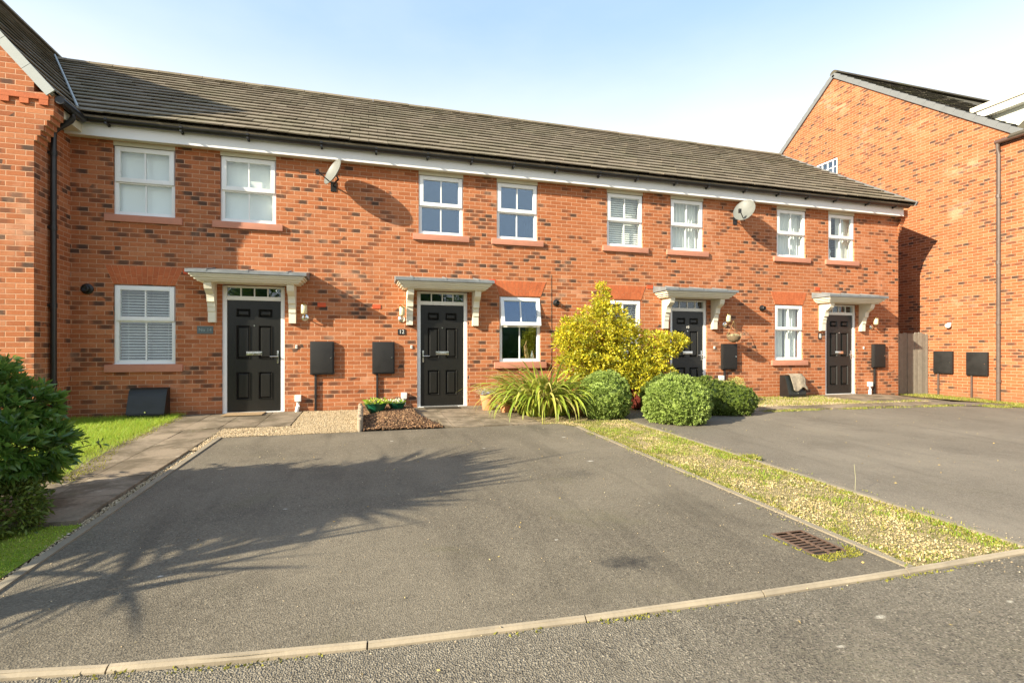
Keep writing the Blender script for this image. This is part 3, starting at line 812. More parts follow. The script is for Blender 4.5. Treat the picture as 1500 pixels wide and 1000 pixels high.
def door(parent, x0, x1, hinge_left=True, knocker=None):
    """x0,x1: outer frame; leaf inside"""
    ft = .068; yf = D+.03; H = 2.2
    f = MB()
    f.box(x0, x0+ft, yf, yf+.08, .0, H, bev=.004).box(x1-ft, x1, yf, yf+.08, .0, H, bev=.004)
    f.box(x0+ft, x1-ft, yf, yf+.08, 1.95, 2.02, bev=.004).box(x0+ft, x1-ft, yf, yf+.08, 2.165, H, bev=.004)
    for i in range(1, 4):
        xx = x0+ft+(x1-x0-2*ft)*i/4; f.box(xx-.009, xx+.009, yf+.02, yf+.06, 2.02, 2.165)
    f.box(x0+.01, x1-.01, yf-.035, yf+.10, -.03, .022)
    fr = f.build('door_frame', M['upvc'], parent, auto=40)
    g = MB(); g.box(x0+ft-.004, x1-ft+.004, yf+.038, yf+.044, 2.016, 2.169); g.build('transom_pane', M['glass'], fr)
    a, b = x0+ft+.004, x1-ft-.004; w = b-a; z0 = .026; z1 = 1.945; hh = z1-z0
    yl = yf+.022
    d = MB()
    cols = ((.165, .42), (.58, .835)); rows = ((.075, .145), (.225, .525), (.645, .89))
    ops = [(a+w*c0, a+w*c1, z1-hh*r1, z1-hh*r0) for c0, c1 in cols for r0, r1 in rows]
    wall_y(d, a, b, z0, z1, yl, .045, ops)
    bmesh.ops.remove_doubles(d.b, verts=d.b.verts[:], dist=.0005)
    for (px0, px1, pz0, pz1) in ops:
        # recessed moulding and raised field
        t = .018
        for (q0, q1, yy) in (((px0, px1, pz0, pz1), (px0+t, px1-t, pz0+t, pz1-t), (yl-.012, yl+.016)), ((px0+t, px1-t, pz0+t, pz1-t), (px0+t*2.4, px1-t*2.4, pz0+t*2.4, pz1-t*2.4), (yl+.016, yl-.004))):
            A = [(q0[0], yy[0], q0[2]), (q0[1], yy[0], q0[2]), (q0[1], yy[0], q0[3]), (q0[0], yy[0], q0[3])]
            B = [(q1[0], yy[1], q1[2]), (q1[1], yy[1], q1[2]), (q1[1], yy[1], q1[3]), (q1[0], yy[1], q1[3])]
            va = [d.b.verts.new(p) for p in A]; vb = [d.b.verts.new(p) for p in B]
            for i in range(4): d.b.faces.new((va[i], va[(i+1) % 4], vb[(i+1) % 4], vb[i]))
            last = vb
        d.b.faces.new(last)
    leaf = d.build('door', M['door'], parent)
    m = MB(); cx = a+w*.5; zl = 1.945-hh*.475
    m.box(cx-.125, cx+.125, yl-.012, yl, zl-.032, zl+.032, bev=.004).box(cx-.10, cx+.10, yl-.018, yl-.010, zl-.018, zl+.014, bev=.003)
    m.build('letter_plate', M['chrome'], leaf, auto=40)
    hx = b-.045 if hinge_left else a+.045; s = -1 if hinge_left else 1
    m = MB(); zc = .98
    m.box(hx-.014, hx+.014, yl-.012, yl, zc-.12, zc+.10, bev=.004)
    m.tube([(hx, yl-.012, zc), (hx, yl-.055, zc), (hx+s*.02, yl-.06, zc), (hx+s*.12, yl-.06, zc)], .009, 8)
    m.build('handle', M['chrome'], leaf, auto=50)
    m = MB(); m.cyl((cx, yl-.008, 1.515), (cx, yl+.004, 1.515), .013); m.build('peephole', M['chrome'], leaf)
    if knocker: text_mesh('door_number', knocker, .085, (cx, yl-.004, 1.60), M['number_white'], leaf)
    return leaf

def canopy(parent, cx):
    m = MB(); hw = .90; y = D; p = .50
    # lead covered roof: hipped slab
    A = [(cx-hw, y-.001, 2.335), (cx+hw, y-.001, 2.335), (cx+hw, y-p, 2.335), (cx-hw, y-p, 2.335)]
    T = [(cx-hw, y-.001, 2.47), (cx+hw, y-.001, 2.47), (cx+hw+.0, y-p, 2.385), (cx-hw-.0, y-p, 2.385)]
    m.hexa([A[3], A[2], A[1], A[0], T[3], T[2], T[1], T[0]])
    for k in range(3):
        xx = cx-hw+.3+.6*k; m.hexa([(xx-.012, y-p-.004, 2.36), (xx+.012, y-p-.004, 2.36), (xx+.012, y-.01, 2.45), (xx-.012, y-.01, 2.45),
                                   (xx-.012, y-p-.004, 2.40), (xx+.012, y-p-.004, 2.40), (xx+.012, y-.01, 2.49), (xx-.012, y-.01, 2.49)])
    top = m.build('canopy', M['lead'], parent)
    c = MB()
    prof = [(.86, .465, 2.300, 2.333), (.835, .44, 2.272, 2.298), (.80, .405, 2.238, 2.270), (.765, .37, 2.212, 2.236)]
    for (h2, d2, z0, z1) in prof: c.box(cx-h2, cx+h2, y-d2, y-.001, z0, z1, bev=.005)
    c.box(cx-.84, cx+.84, y-.445, y-.002, 2.296, 2.302); c.box(cx-.81, cx+.81, y-.41, y-.002, 2.268, 2.274); c.box(cx-.775, cx+.775, y-.375, y-.002, 2.234, 2.240)
    c.build('cornice', M['cream'], top, auto=40)
    for s in (-1, 1):
        bx = cx+s*.625; w = .057
        pr = [(0, 2.211), (.32, 2.211), (.325, 2.17), (.30, 2.10), (.24, 2.05), (.185, 2.02), (.165, 1.96), (.16, 1.90), (.125, 1.885), (.12, 1.83), (.105, 1.80), (.10, 1.74), (.085, 1.735), (.08, 1.56), (0, 1.555)]
        bmb = MB(); bmb.prism([(y-a-.001, z) for a, z in pr], 'x', bx-w, bx+w); bmb.build('bracket', M['cream'], top)
    return top

def gutter(parent, x0, x1, z=4.70):
    g = MB(); pr = []
    for k in range(9):
        a = math.pi*k/8; pr.append((D-.245-.058*math.cos(a), z-.058*math.sin(a)))
    inner = [(D-.245+(p[0]-D+.245)*.92, z+(p[1]-z)*.92+.001) for p in pr[::-1]]
    g.prism(pr+inner, 'x', x0, x1)
    go = g.build('gutter', M['black_plastic'], parent, auto=50)
    n = max(1, int((x1-x0)/.85))
    for i in range(n):
        xx = x0+(i+.5)*(x1-x0)/n+random.uniform(-.08, .08)
        b = MB(); b.box(xx-.016, xx+.016, D-.30, D-.176, z-.075, z-.05); b.box(xx-.016, xx+.016, D-.19, D-.176, z-.085, z+.0)
        b.box(xx-.02, xx+.02, D-.308, D-.295, z-.02, z+.012)
        b.build('gutter_bracket', M['black_plastic'], go)
    return go

ROOF_O = Vector((-6.9, 9.24, 4.748)); RIDGE = Vector((0, 13.58, 7.56))
RV = Vector((0, 13.58-9.24, 7.56-4.748)); RL = RV.length; RV.normalize()
def house(name, x0, x1, wins, gwin, dr, label, rx0=None, rx1=None, door_hinge=True, cat='house'):
    h = empty(name, ((x0+x1)/2, D, 0), label, cat, 'houses of the brick terrace')
    ops = [(w[0], w[1], 3.285, 4.47) for w in wins]+[(gwin[0], gwin[1], .86, 2.155)]+[(dr[0], dr[1], -.05, 2.211)]
    m = MB(); wall_y(m, x0, x1, -.35, 4.62, D, .28, ops)
    wall_obj('wall', m, M['brick'], h)
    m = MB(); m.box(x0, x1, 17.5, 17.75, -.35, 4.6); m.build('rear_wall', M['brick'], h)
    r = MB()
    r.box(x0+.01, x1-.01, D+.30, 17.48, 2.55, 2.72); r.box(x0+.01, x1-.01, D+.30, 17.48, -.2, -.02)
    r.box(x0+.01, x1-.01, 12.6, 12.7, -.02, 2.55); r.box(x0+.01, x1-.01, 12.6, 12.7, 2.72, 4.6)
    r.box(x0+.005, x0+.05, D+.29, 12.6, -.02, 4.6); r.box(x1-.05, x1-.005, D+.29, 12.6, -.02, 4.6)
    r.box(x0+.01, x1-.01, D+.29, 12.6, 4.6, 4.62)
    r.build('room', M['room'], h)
    a = rx0 if rx0 is not None else x0; b = rx1 if rx1 is not None else x1
    rf = MB(); slab_between(rf, (a, 9.26, 4.73), (1, 0, 0), RV, b-a, RL-.02, -.05, -.012)
    BV = Vector((0, -RV.y, RV.z)); slab_between(rf, (a, 17.92, 4.748), (1, 0, 0), BV, b-a, RL, -.05, .0)
    roof_tiles(rf, (a, 9.24, 4.748), (1, 0, 0), RV, b-a, RL, 16, .33, phase=(a+6.9) % .33 if a > -6.8 else 0, cutl=a < -6.8, cutr=b > 13.1)
    ro = rf.build('roof', M['tile'], h)
    rt = MB(); xx = a
    while xx < b-.02:
        e = min(xx+.45, b); j = random.uniform(-.004, .004)
        pr = [(13.58+.12*math.cos(t), 7.53+j+.09*math.sin(t)) for t in [math.pi*k/8 for k in range(9)]]
        rt.prism(pr, 'x', xx+.004, e-.004); xx = e
    rt.build('ridge_tile', M['tile'], ro)
    f = MB(); fx1 = min(x1, 13.0)
    f.box(x0, fx1, D-.165, D-.145, 4.47, 4.70); f.box(x0, fx1, D-.168, D-.14, 4.462, 4.478)
    f.build('fascia', M['fascia'], h)
    s = MB(); s.box(x0, fx1, D-.145, D+.0, 4.475, 4.487)
    for w in wins: s.box(w[0]-.002, w[1]+.002, D+.002, D+.06, 4.405, 4.47)
    s.build('soffit', M['soffit'], h)
    gutter(h, x0, min(x1, 13.08))
    for w in wins:
        window(h, w[0], w[1], 3.285, 4.402, 3.83, w[2], 0, w[3] if len(w) > 3 else 'glass')
        sill(h, w[0], w[1], 3.283)
    g = gwin
    window(h, g[0], g[1], .86, 2.152, 1.575, g[2], g[3] if len(g) > 3 else 0, 'glass_sky_tint' if len(g) > 3 else 'glass')
    sill(h, g[0], g[1], .858, .125)
    flat_arch(h, g[0], g[1])
    door(h, dr[0], dr[1], door_hinge, dr[2] if len(dr) > 2 else None)
    canopy(h, (dr[0]+dr[1])/2)
    return h

XB = [-4.52, -.30, 4.05, 8.55, 13.04]
H1 = house('terraced_house', XB[0], XB[1], [(-3.94, -3.07, 'blind'), (-2.40, -1.53, 'blind')], (-3.94, -3.065, 'slats'), (-2.375, -1.39), 'brick terraced house next to the projecting gable, with slatted blind and slate name plaque', rx0=-6.9)
H2 = house('terraced_house', XB[1], XB[2], [(.935, 1.785, None, 'glass_sky_tint'), (2.455, 3.305, None, 'glass_sky_tint')], (2.51, 3.37, None, R(11)), (.905, 1.87), 'brick terraced house with dark blue upstairs windows and a downstairs top sash hanging open', door_hinge=False)
H3 = house('terraced_house', XB[2], XB[3], [(4.845, 5.695, 'slats'), (6.375, 7.215, 'curtain')], (4.80, 5.65, 'slats'), (6.37, 7.31, '10'), 'brick terraced house behind the tall golden shrub, numbered 10 on its door')
H4 = house('terraced_house', XB[3], XB[4], [(9.23, 10.08, 'curtain'), (10.765, 11.585, 'curtain_right')], (9.17, 9.995, 'curtain_both'), (10.675, 11.64), 'end of terrace brick house beside the timber fence, net curtains downstairs', rx1=13.16)
# end wall of the terrace (gable with corbel) and verge
m = MB()
m.prism([(D+.001, -.35), (17.75, -.35), (17.75, 4.6), (13.665, 7.50), (D+.001, 4.79)], 'x', 12.80, 13.041)
m.build('end_wall', M['brick'], H4)
m = MB()
for k in range(6):
    z = 4.0+.075*k; e = .022*(k+1)
    m.box(13.02, 13.04+e, D-.002-.016*k, D+.55, z+.001, z+.074)
m.box(12.985, 13.175, D-.14, D+.6, 4.45, 4.63)
m.build('corbel', M['brick'], H4)
m = MB(); slab_between(m, (13.16, 9.22, 4.742), (1, 0, 0), RV, .05, RL+.02, -.06, .045); m.build('verge', M['verge_grey'], H4)

# small red vents in the brickwork
def small_box(name, parent, x, z, w, h, p, mat, bev=.003):
    m = MB(); m.box(x-w/2, x+w/2, D-p, D+.01, z-h/2, z+h/2, bev=bev); return m.build(name, M[mat], parent)
for hh, x, z in ((H1, -2.88, 2.40), (H1, -.78, 1.90), (H2, .17, 1.89), (H2, 2.36, 2.44), (H3, 5.86, 2.45), (H4, 10.42, 2.56)):
    small_box('air_brick', hh, x, z, .14, .075, .012, 'red_vent')

# ------------------------------------------------------------------ projecting gabled house on the left
GX, GY = -4.52, 8.68
HL = empty('gabled_house', (-7, GY, 0), 'projecting brick house with steep gable at the left edge, black downpipe on its side wall', 'house')
m = MB()
m.prism([(-9.48, -.35), (GX, -.35), (GX, 4.93), (-7.0, 7.84), (-9.48, 4.93)], 'y', GY, GY+.28)
m.box(GX-.28, GX, GY+.28, 17.7, -.35, 4.48); m.box(-9.48, -9.2, GY+.28, 17.7, -.35, 4.48)
m.build('wall', M['brick'], HL)
LV = Vector((-(7.0-4.26), 0, 7.95-4.73)); LL = LV.length; LV.normalize()
m = MB()
slab_between(m, (-4.26, GY-.03, 4.73), (0, 1, 0), LV, 9.2, LL, -.06, -.01)
roof_tiles(m, (-4.26, GY-.03, 4.73), (0, 1, 0), LV, 9.2, LL, 13, .33)
LV2 = Vector((-LV.x, 0, LV.z)); slab_between(m, (-9.74, GY-.03, 4.73), (0, 1, 0), LV2, 9.2, LL, -.06, .02)
rf = m.build('roof', M['tile'], HL)
m = MB(); yy = GY-.03
while yy < 17.6:
    m.prism([(-7.0+.12*math.cos(t), 7.93+.10*math.sin(t)) for t in [math.pi*k/8 for k in range(9)]], 'y', yy+.004, yy+.446); yy += .45
m.build('ridge_tile', M['tile'], rf)
m = MB(); k = 0; v = .02
while v < LL:   # grey verge pieces down the gable edge
    e = min(v+.44, LL)
    for s, V_ in ((1, LV), (-1, LV2)):
        O = Vector((-4.26 if s > 0 else -9.74, GY-.055, 4.73)); N = Vector((V_.z*s, 0, abs(V_.x)))
        P = lambda a, t, y: O+V_*a+N*t+Vector((0, y, 0))
        m.hexa([P(v+.003, -.10, 0), P(e-.003, -.10, 0), P(e-.003, -.10, .024), P(v+.003, -.10, .024), P(v+.003, .03, -.004), P(e-.003, .03, -.004), P(e-.003, .03, .024), P(v+.003, .03, .024)])
    v = e
m.build('verge', M['verge_light'], HL)
m = MB()   # stepped kneeler
for k in range(6):
    z = 4.05+.075*k; e = .038*(k+1)
    m.box(GX-.3, GX+e, GY-.0015, GY+.24, z+.001, z+.0745)
m.box(GX-.3, GX+.235, GY-.002, GY+.24, 4.50, 4.74)
m.build('kneeler', M['brick'], HL)
m = MB()   # dentil course
m.box(-9.4, GX+.18, GY-.028, GY, 4.72-.09, 4.72-.02)
for k in range(22): x = GX+.18-.11-k*.225; m.box(x, x+.105, GY-.026, GY, 4.555, 4.629)
m.build('dentil_course', M['arch'], HL)
m = MB(); m.box(GX+.001, -4.29, GY+.25, D-.15, 4.50, 4.62); m.build('soffit', M['soffit'], HL)
m = MB(); m.tube([(-4.22, GY+.0, 4.66), (-4.22, D-.30, 4.655)], .058, 12)
m.tube([(-4.22, 9.02, 4.64), (-4.22, 9.02, 4.56), (-4.25, 9.02, 4.50), (-4.40, 9.02, 4.38), (-4.455, 9.02, 4.32), (-4.46, 9.02, 4.24)], .038, 12)
gt = m.build('gutter', M['black_plastic'], HL, auto=60)
m = MB(); m.tube([(-4.46, 9.02, 4.3), (-4.46, 9.02, .05), (-4.44, 9.00, -.1)], .038, 14)
for z in (4.0, 2.9, 1.75, .6): m.cyl((-4.46, 9.02, z-.035), (-4.46, 9.02, z+.035), .046, n=14); m.box(-4.52, -4.45, 8.985, 9.055, z-.02, z+.02)
m.build('downpipe', M['black_plastic'], HL, auto=50)
# pale mortar line in the valley between the two roofs
m = MB(); m.tube([(-4.24, 9.19, 4.80), (-5.47, 11.40, 6.24), (-6.68, 13.56, 7.66)], .018, 6); m.build('valley_flashing', M['verge_light'], HL)

# ------------------------------------------------------------------ tall gabled house on the right
RX = 14.70
AP = (12.87, 10.12); SL = .800
HR = empty('gabled_house', (RX, 11, 0), 'tall brick house with broad gable end beyond the timber fence, dormer on its roof', 'house')
FE = 7.95; fz_ = AP[1]-SL*(AP[0]-FE); BEY = 17.8
m = MB()
# gable wall: polygon in YZ with a small window hole left out: build as strips
wy0, wy1, wz0, wz1 = 12.75, 13.55, 6.55, 7.38
def gable_z(y): return AP[1]-SL*abs(y-AP[0])
def strip(y0, y1, z0=-.45, z1=None):
    if z1 is None:
        pts = [(y0, z0), (y1, z0), (y1, gable_z(y1))]+([AP] if y0 < AP[0] < y1 else [])+[(y0, gable_z(y0))]
    else: pts = [(y0, z0), (y1, z0), (y1, z1), (y0, z1)]
    m.prism(pts, 'x', RX, RX+.28)
strip(6.7, FE+.15, -.6, 6.10)
strip(FE+.15, wy0); strip(wy1, BEY); strip(wy0, wy1, -.45, wz0); strip(wy0, wy1, wz1)
m.box(RX+.28, 24, 6.7, 6.98, -.6, 6.1); m.box(RX+.28, 24, BEY-.3, BEY, -.4, 6.0)
m.build('wall', M['brick_gable_dimmed'], HR)
m = MB()
fl = math.hypot(AP[0]-FE+.0, AP[1]-fz_); FV = Vector((0, AP[0]-FE, AP[1]-fz_)).normalized()
slab_between(m, (RX-.03, FE, fz_+.0), (1, 0, 0), FV, 9, fl, -.06, .01)
roof_tiles(m, (RX-.03, FE, fz_+.02), (1, 0, 0), FV, 4.0, fl, 20, .33, .006)
bl = math.hypot(BEY-AP[0], SL*(BEY-AP[0])); BV = Vector((0, -1, SL)).normalized()
slab_between(m, (RX-.03, BEY, AP[1]-SL*(BEY-AP[0])), (1, 0, 0), BV, 9, bl, -.06, .02)
WV = Vector((1, 0, .8)).normalized()
slab_between(m, (RX-.15, 6.6, 6.10), (0, 1, 0), WV, FE-6.6+.2, 1.6, -.03, .03)
rfr = m.build('roof', M['tile_dark'], HR)
m = MB(); xx = RX-.03
while xx < RX+9:
    m.prism([(AP[0]+.13*math.cos(t), AP[1]+.02+.11*math.sin(t)) for t in [math.pi*k/8 for k in range(9)]], 'x', xx+.004, xx+.446); xx += .45
m.build('ridge_tile', M['tile_dark'], rfr)
m = MB()
for (O, V_, L_) in ((Vector((0, FE-.02, fz_)), FV, fl), (Vector((0, BEY, AP[1]-SL*(BEY-AP[0]))), BV, bl)):
    v = 0; i = 0
    while v < L_-.01:
        e = min(v+.30, L_); N = Vector((0, -V_.z, V_.y)) if V_.y > 0 else Vector((0, V_.z, -V_.y))
        P = lambda x, a, t: Vector((x, 0, 0))+O+V_*a+N*t
        m.hexa([P(RX-.055, v, -.10), P(RX+.10, v, -.10), P(RX+.10, e, -.10), P(RX-.055, e, -.10), P(RX-.055, v+.0, .055), P(RX+.10, v, .055), P(RX+.10, e-.004, .034), P(RX-.055, e-.004, .034)])
        v = e
m.build('verge', M['verge_grey'], HR)
# small gable window
m = MB(); a, b_ = RX+.03, RX+.09
m.box(a, b_, wy0, wy0+.06, wz0, wz1).box(a, b_, wy1-.06, wy1, wz0, wz1).box(a, b_, wy0+.06, wy1-.06, wz0, wz0+.06).box(a, b_, wy0+.06, wy1-.06, wz1-.06, wz1)
for k in (1, 2, 3):
    yy = wy0+(wy1-wy0)*k/4; m.box(a+.01, b_-.01, yy-.012, yy+.012, wz0+.06, wz1-.06)
for k in (1, 2):
    zz = wz0+(wz1-wz0)*k/3; m.box(a+.013, b_-.013, wy0+.06, wy1-.06, zz-.012, zz+.012)
gw = m.build('window', M['upvc'], HR)
m = MB(); m.box(a+.03, a+.036, wy0+.05, wy1-.05, wz0+.05, wz1-.05); m.build('pane', M['glass_sky_tint'], gw)
m = MB(); m.box(RX+.2, RX+.22, wy0, wy1, wz0, wz1); m.build('blind', M['room'], gw)  # dark room-coloured sheet, stands for the unlit space behind the pane
# wing gutter and downpipe
m = MB(); m.tube([(RX-.09, 6.6, 6.10), (RX-.09, 8.42, 6.10)], .055, 12); m.box(RX-.05, RX+.0, 6.65, 8.40, 6.02, 6.16)
m.build('gutter', plain('brown_plastic_gutter', (.10, .055, .04), .4), HR, auto=50)
m = MB(); m.tube([(RX-.09, 8.38, 6.08), (RX-.07, 8.38, 5.95), (RX-.06, 8.38, 5.8), (RX-.06, 8.38, -.2)], .04, 14)
for z in (4.8, 3.2, 1.75, .35): m.cyl((RX-.06, 8.38, z-.04), (RX-.06, 8.38, z+.04), .05, n=14)
m.build('downpipe', plain('grey_brown_downpipe', (.115, .085, .07), .4), HR, auto=50)
# flat roofed dormer
m = MB(); m.box(15.42, 19, 7.3, 9.6, 5.6, 7.10)
dm = m.build('dormer', M['render'], HR)
m = MB(); m.box(15.22, 19.2, 7.0, 9.24, 7.09, 7.27); m.build('fascia', M['fascia'], dm)
m = MB(); m.box(15.17, 19.25, 6.95, 9.30, 7.272, 7.40); m.build('dormer_roof', M['cream'], dm)

# ------------------------------------------------------------------ wall-mounted things
def meter_box(x, label, z0=.655, flip=False, side=None, w=.40, h=.59, group='black meter boxes on the walls', pipe=True, y=None):
    """stands against the terrace front (x) or, with side, against the right gable at y"""
    o = empty('meter_box', (x, D, 0) if side is None else (RX, y, 0), label, 'meter box', group)
    M4 = None if side is None else Matrix.Translation((RX, y, 0)) @ Matrix.Rotation(R(-90), 4, 'Z') @ Matrix.Translation((-x, -D, 0))
    def fin(mb, n, mat, par=o):
        if M4 is not None: bmesh.ops.transform(mb.b, matrix=M4, verts=mb.b.verts[:])
        return mb.build(n, M[mat], par, auto=40)
    m = MB(); m.box(x-w/2, x+w/2, D-.065, D-.001, z0, z0+h, bev=.012); body = fin(m, 'housing', 'box_black')
    m = MB(); m.box(x-w/2+.022, x+w/2-.022, D-.078, D-.060, z0+.025, z0+h-.022, bev=.006); lid = fin(m, 'lid', 'box_black')
    lx = x+w/2-.05 if not flip else x-w/2+.05
    m = MB(); m.cyl((lx, D-.084, z0+h*.5), (lx, D-.076, z0+h*.5), .012); 
    if M4 is not None: bmesh.ops.transform(m.b, matrix=M4, verts=m.b.verts[:])
    m.build('lock', M['chrome'], lid)
    if pipe:
        zb = -.02 if side is None else -.3
        m = MB(); m.box(x-w*.28-.018, x-w*.28+.018, D-.04, D-.001, zb, z0+.01, bev=.004); fin(m, 'conduit', 'box_black' if side is None else 'box_brown')
    return o
M['box_brown'] = plain('brown_conduit', (.10, .07, .055), .5)
meter_box(-.77, 'black meter box right of the lamp beside the leftmost front door')
meter_box(.29, 'black meter box left of the door numbered 12, above the green bowls', flip=False)
meter_box(7.87, 'black meter box under the hanging basket, right of the door numbered 10', h=.58)
meter_box(12.33, 'black meter box at the end of the terrace next to the fence')
meter_box(0, 'black meter box on the right gable, the one nearer the fence', z0=.475, side=1, y=9.60, w=.46)
meter_box(0, 'black meter box on the right gable, the one nearer the downpipe', z0=.455, side=1, y=8.83, w=.46)

def wall_lamp(x, label, mirror=1):
    o = empty('wall_lamp', (x, D, 1.7), label, 'wall lamp', 'lamps beside the front doors')
    m = MB(); T = Matrix.Translation((x, D, 1.665)) @ Matrix.Rotation(R(90), 4, 'X')
    m.lathe(0, 0, [(.062, 0), (.062, .012), (.045, .025), (.018, .035)], 20, T); m.build('backplate', M['chrome'], o, auto=50)
    m = MB(); m.tube([(x, D-.03, 1.665), (x, D-.09, 1.655), (x, D-.12, 1.67), (x, D-.125, 1.72)], .009, 8); m.build('arm', M['brass'], o, auto=60)
    m = MB(); m.lathe(x, D-.125, [(.02, 1.715), (.042, 1.73), (.05, 1.74), (.05, 1.865), (.045, 1.875)], 20); m.build('lamp_shade', M['lamp_glass'], o, auto=50)
    m = MB(); m.lathe(x, D-.125, [(.062, 1.875), (.06, 1.885), (.035, 1.90), (.012, 1.912), (.006, 1.93)], 20); m.build('cap', M['brass'], o, auto=50)
    return o
wall_lamp(-1.06, 'brass and cream wall lamp between the leftmost door canopy and its meter box')
wall_lamp(.62, 'brass and cream wall lamp left of the door numbered 12')
wall_lamp(7.78, 'brass and cream wall lamp above the hanging basket')
wall_lamp(12.13, 'brass and cream wall lamp right of the last door of the terrace')

def bell(x, label, z=1.15):
    o = empty('doorbell', (x, D, z), label, 'doorbell', 'doorbells beside the front doors')
    m = MB(); m.box(x-.018, x+.018, D-.018, D-.001, z-.03, z+.03, bev=.004); m.build('case', M['pipe_white'], o)
    m = MB(); m.cyl((x, D-.024, z+.004), (x, D-.017, z+.004), .009); m.build('button', M['brass'], o)
bell(-1.20, 'small white doorbell right of the leftmost front door')
bell(.80, 'small white doorbell left of the door numbered 12')
bell(7.50, 'small white doorbell right of the door numbered 10')
bell(11.88, 'small white doorbell right of the last front door')

def plaque(x, z, w, h, text, mat, tmat, size, label):
    o = empty('number_plaque', (x, D, z), label, 'number plaque', 'house number plaques')
    m = MB(); m.box(x-w/2, x+w/2, D-.012, D-.001, z-h/2, z+h/2, bev=.003); p = m.build('plate', M[mat], o)
    text_mesh('lettering', text, size, (x, D-.0135, z), M[tmat], o)
plaque(-2.625, 1.43, .24, .13, 'No 14', 'plaque_slate', 'number_grey', .075, 'grey slate plaque with faded lettering left of the leftmost front door')
plaque(.62, 1.43, .14, .105, '12', 'plaque_black', 'number_white', .10, 'small black plaque with white number 12')
plaque(10.50, 1.43, .10, .15, '8', 'plaque_black', 'number_white', .14, 'narrow black plaque with white number 8 near the end of the terrace')

def flue(x, z, r, label):
    o = empty('flue_vent', (x, D, z), label, 'flue', 'round black flues')
    T = Matrix.Translation((x, D-.001, z)) @ Matrix.Rotation(R(90), 4, 'X')
    m = MB(); m.lathe(0, 0, [(r, 0), (r, .018), (r*.86, .026)], 24, T); m.build('collar', M['black_plastic'], o, auto=40)
    m = MB(); m.lathe(0, 0, [(r*.62, .02), (r*.62, .09), (r*.5, .10), (r*.48, .07), (r*.05, .065)], 24, T); m.build('spout', M['dark_metal'], o, auto=40)
flue(-4.29, 2.065, .085, 'round black flue on the shaded brick in the left corner')
flue(3.70, 2.05, .07, 'round black flue left of the golden shrub')
flue(8.80, 2.06, .07, 'round black flue left of the net curtained downstairs window')

def pipe_stub(x, label, h=.30, mat='pipe_white'):
    o = empty('waste_pipe', (x, D, 0), label, 'pipe', 'short white pipes by the doors')
    m = MB(); m.box(x-.052, x+.052, D-.075, D-.001, h-.11, h, bev=.006); m.build('hopper', M[mat], o, auto=40)
    m = MB(); m.tube([(x, D-.035, h-.10), (x, D-.035, .10), (x-.02, D-.05, .0), (x-.02, D-.06, -.05)], .034, 12); m.build('pipe', M[mat], o, auto=50)
pipe_stub(-1.17, 'short white pipe with square hopper right of the leftmost front door')
pipe_stub(.66, 'short white pipe with square hopper beside the bark bed')
pipe_stub(7.66, 'short white pipe rising under the meter box behind the low hedge', .52)
pipe_stub(12.05, 'short white pipe with square hopper right of the last front door')

def hood(x0, x1, label, h=.47):
    o = empty('gas_box', ((x0+x1)/2, D, 0), label, 'gas box')
    m = MB(); pr = [(D-.001, -.02), (D-.27, -.02), (D-.28, .06), (D-.20, h*.72), (D-.155, h*.93), (D-.12, h*.985), (D-.001, h)]
    m.prism([(a, b) for a, b in pr], 'x', x0+.012, x1-.012); m.build('casing', M['black_plastic'], o)
    m = MB(); q = [(D-.288, .075), (D-.208, h*.72), (D-.162, h*.945), (D-.12, h*1.005), (D-.03, h*1.02)]
    q2 = [(a+.012, b-.008) for a, b in q[::-1]]
    m.prism(q+q2, 'x', x0, x1); m.build('lid', M['hood'], o, auto=50)
    m = MB(); m.cyl(((x0+x1)/2, D-.30, .10), ((x0+x1)/2, D-.28, .10), .012); m.build('lock', M['chrome'], o)
hood(-3.66, -3.13, 'low dark gas box with sloping lid on the lawn under the leftmost window')
hood(9.30, 9.80, 'low dark gas box with sloping lid half covered by a grey sack', .50)
def sack():
    V = []; F = []; nx, ny = 14, 14
    q = [(D-.03, .525), (D-.13, .52), (D-.175, .485), (D-.222, .37), (D-.26, .25), (D-.285, .17)]
    for j in range(ny+1):
        t = j/ny*(len(q)-1); i = min(int(t), len(q)-2); f = t-i; yy = q[i][0]*(1-f)+q[i+1][0]*f; zz = q[i][1]*(1-f)+q[i+1][1]*f
        for k in range(nx+1):
            s = k/nx; x = 9.42+.40*s+.02*math.sin(j*1.1)*s; w = .010*math.sin(s*23+j*.4)+.006*math.sin(s*9)
            drop = .05*math.sin(s*7)*j/ny
            V.append((x, yy-.014-abs(w)*.9, zz+.012-drop))
    for j in range(ny):
        for k in range(nx): a = j*(nx+1)+k; F.append((a, a+1, a+nx+2, a+nx+1))
    o = mesh_np('sack', V, F, M['cloth']); tag(o, 'weathered grey brown sack draped over the gas box near the end of the terrace', 'sack')
    md = o.modifiers.new('t', 'SOLIDIFY'); md.thickness = .006; o.data.polygons.foreach_set('use_smooth', [True]*len(o.data.polygons))
sack()

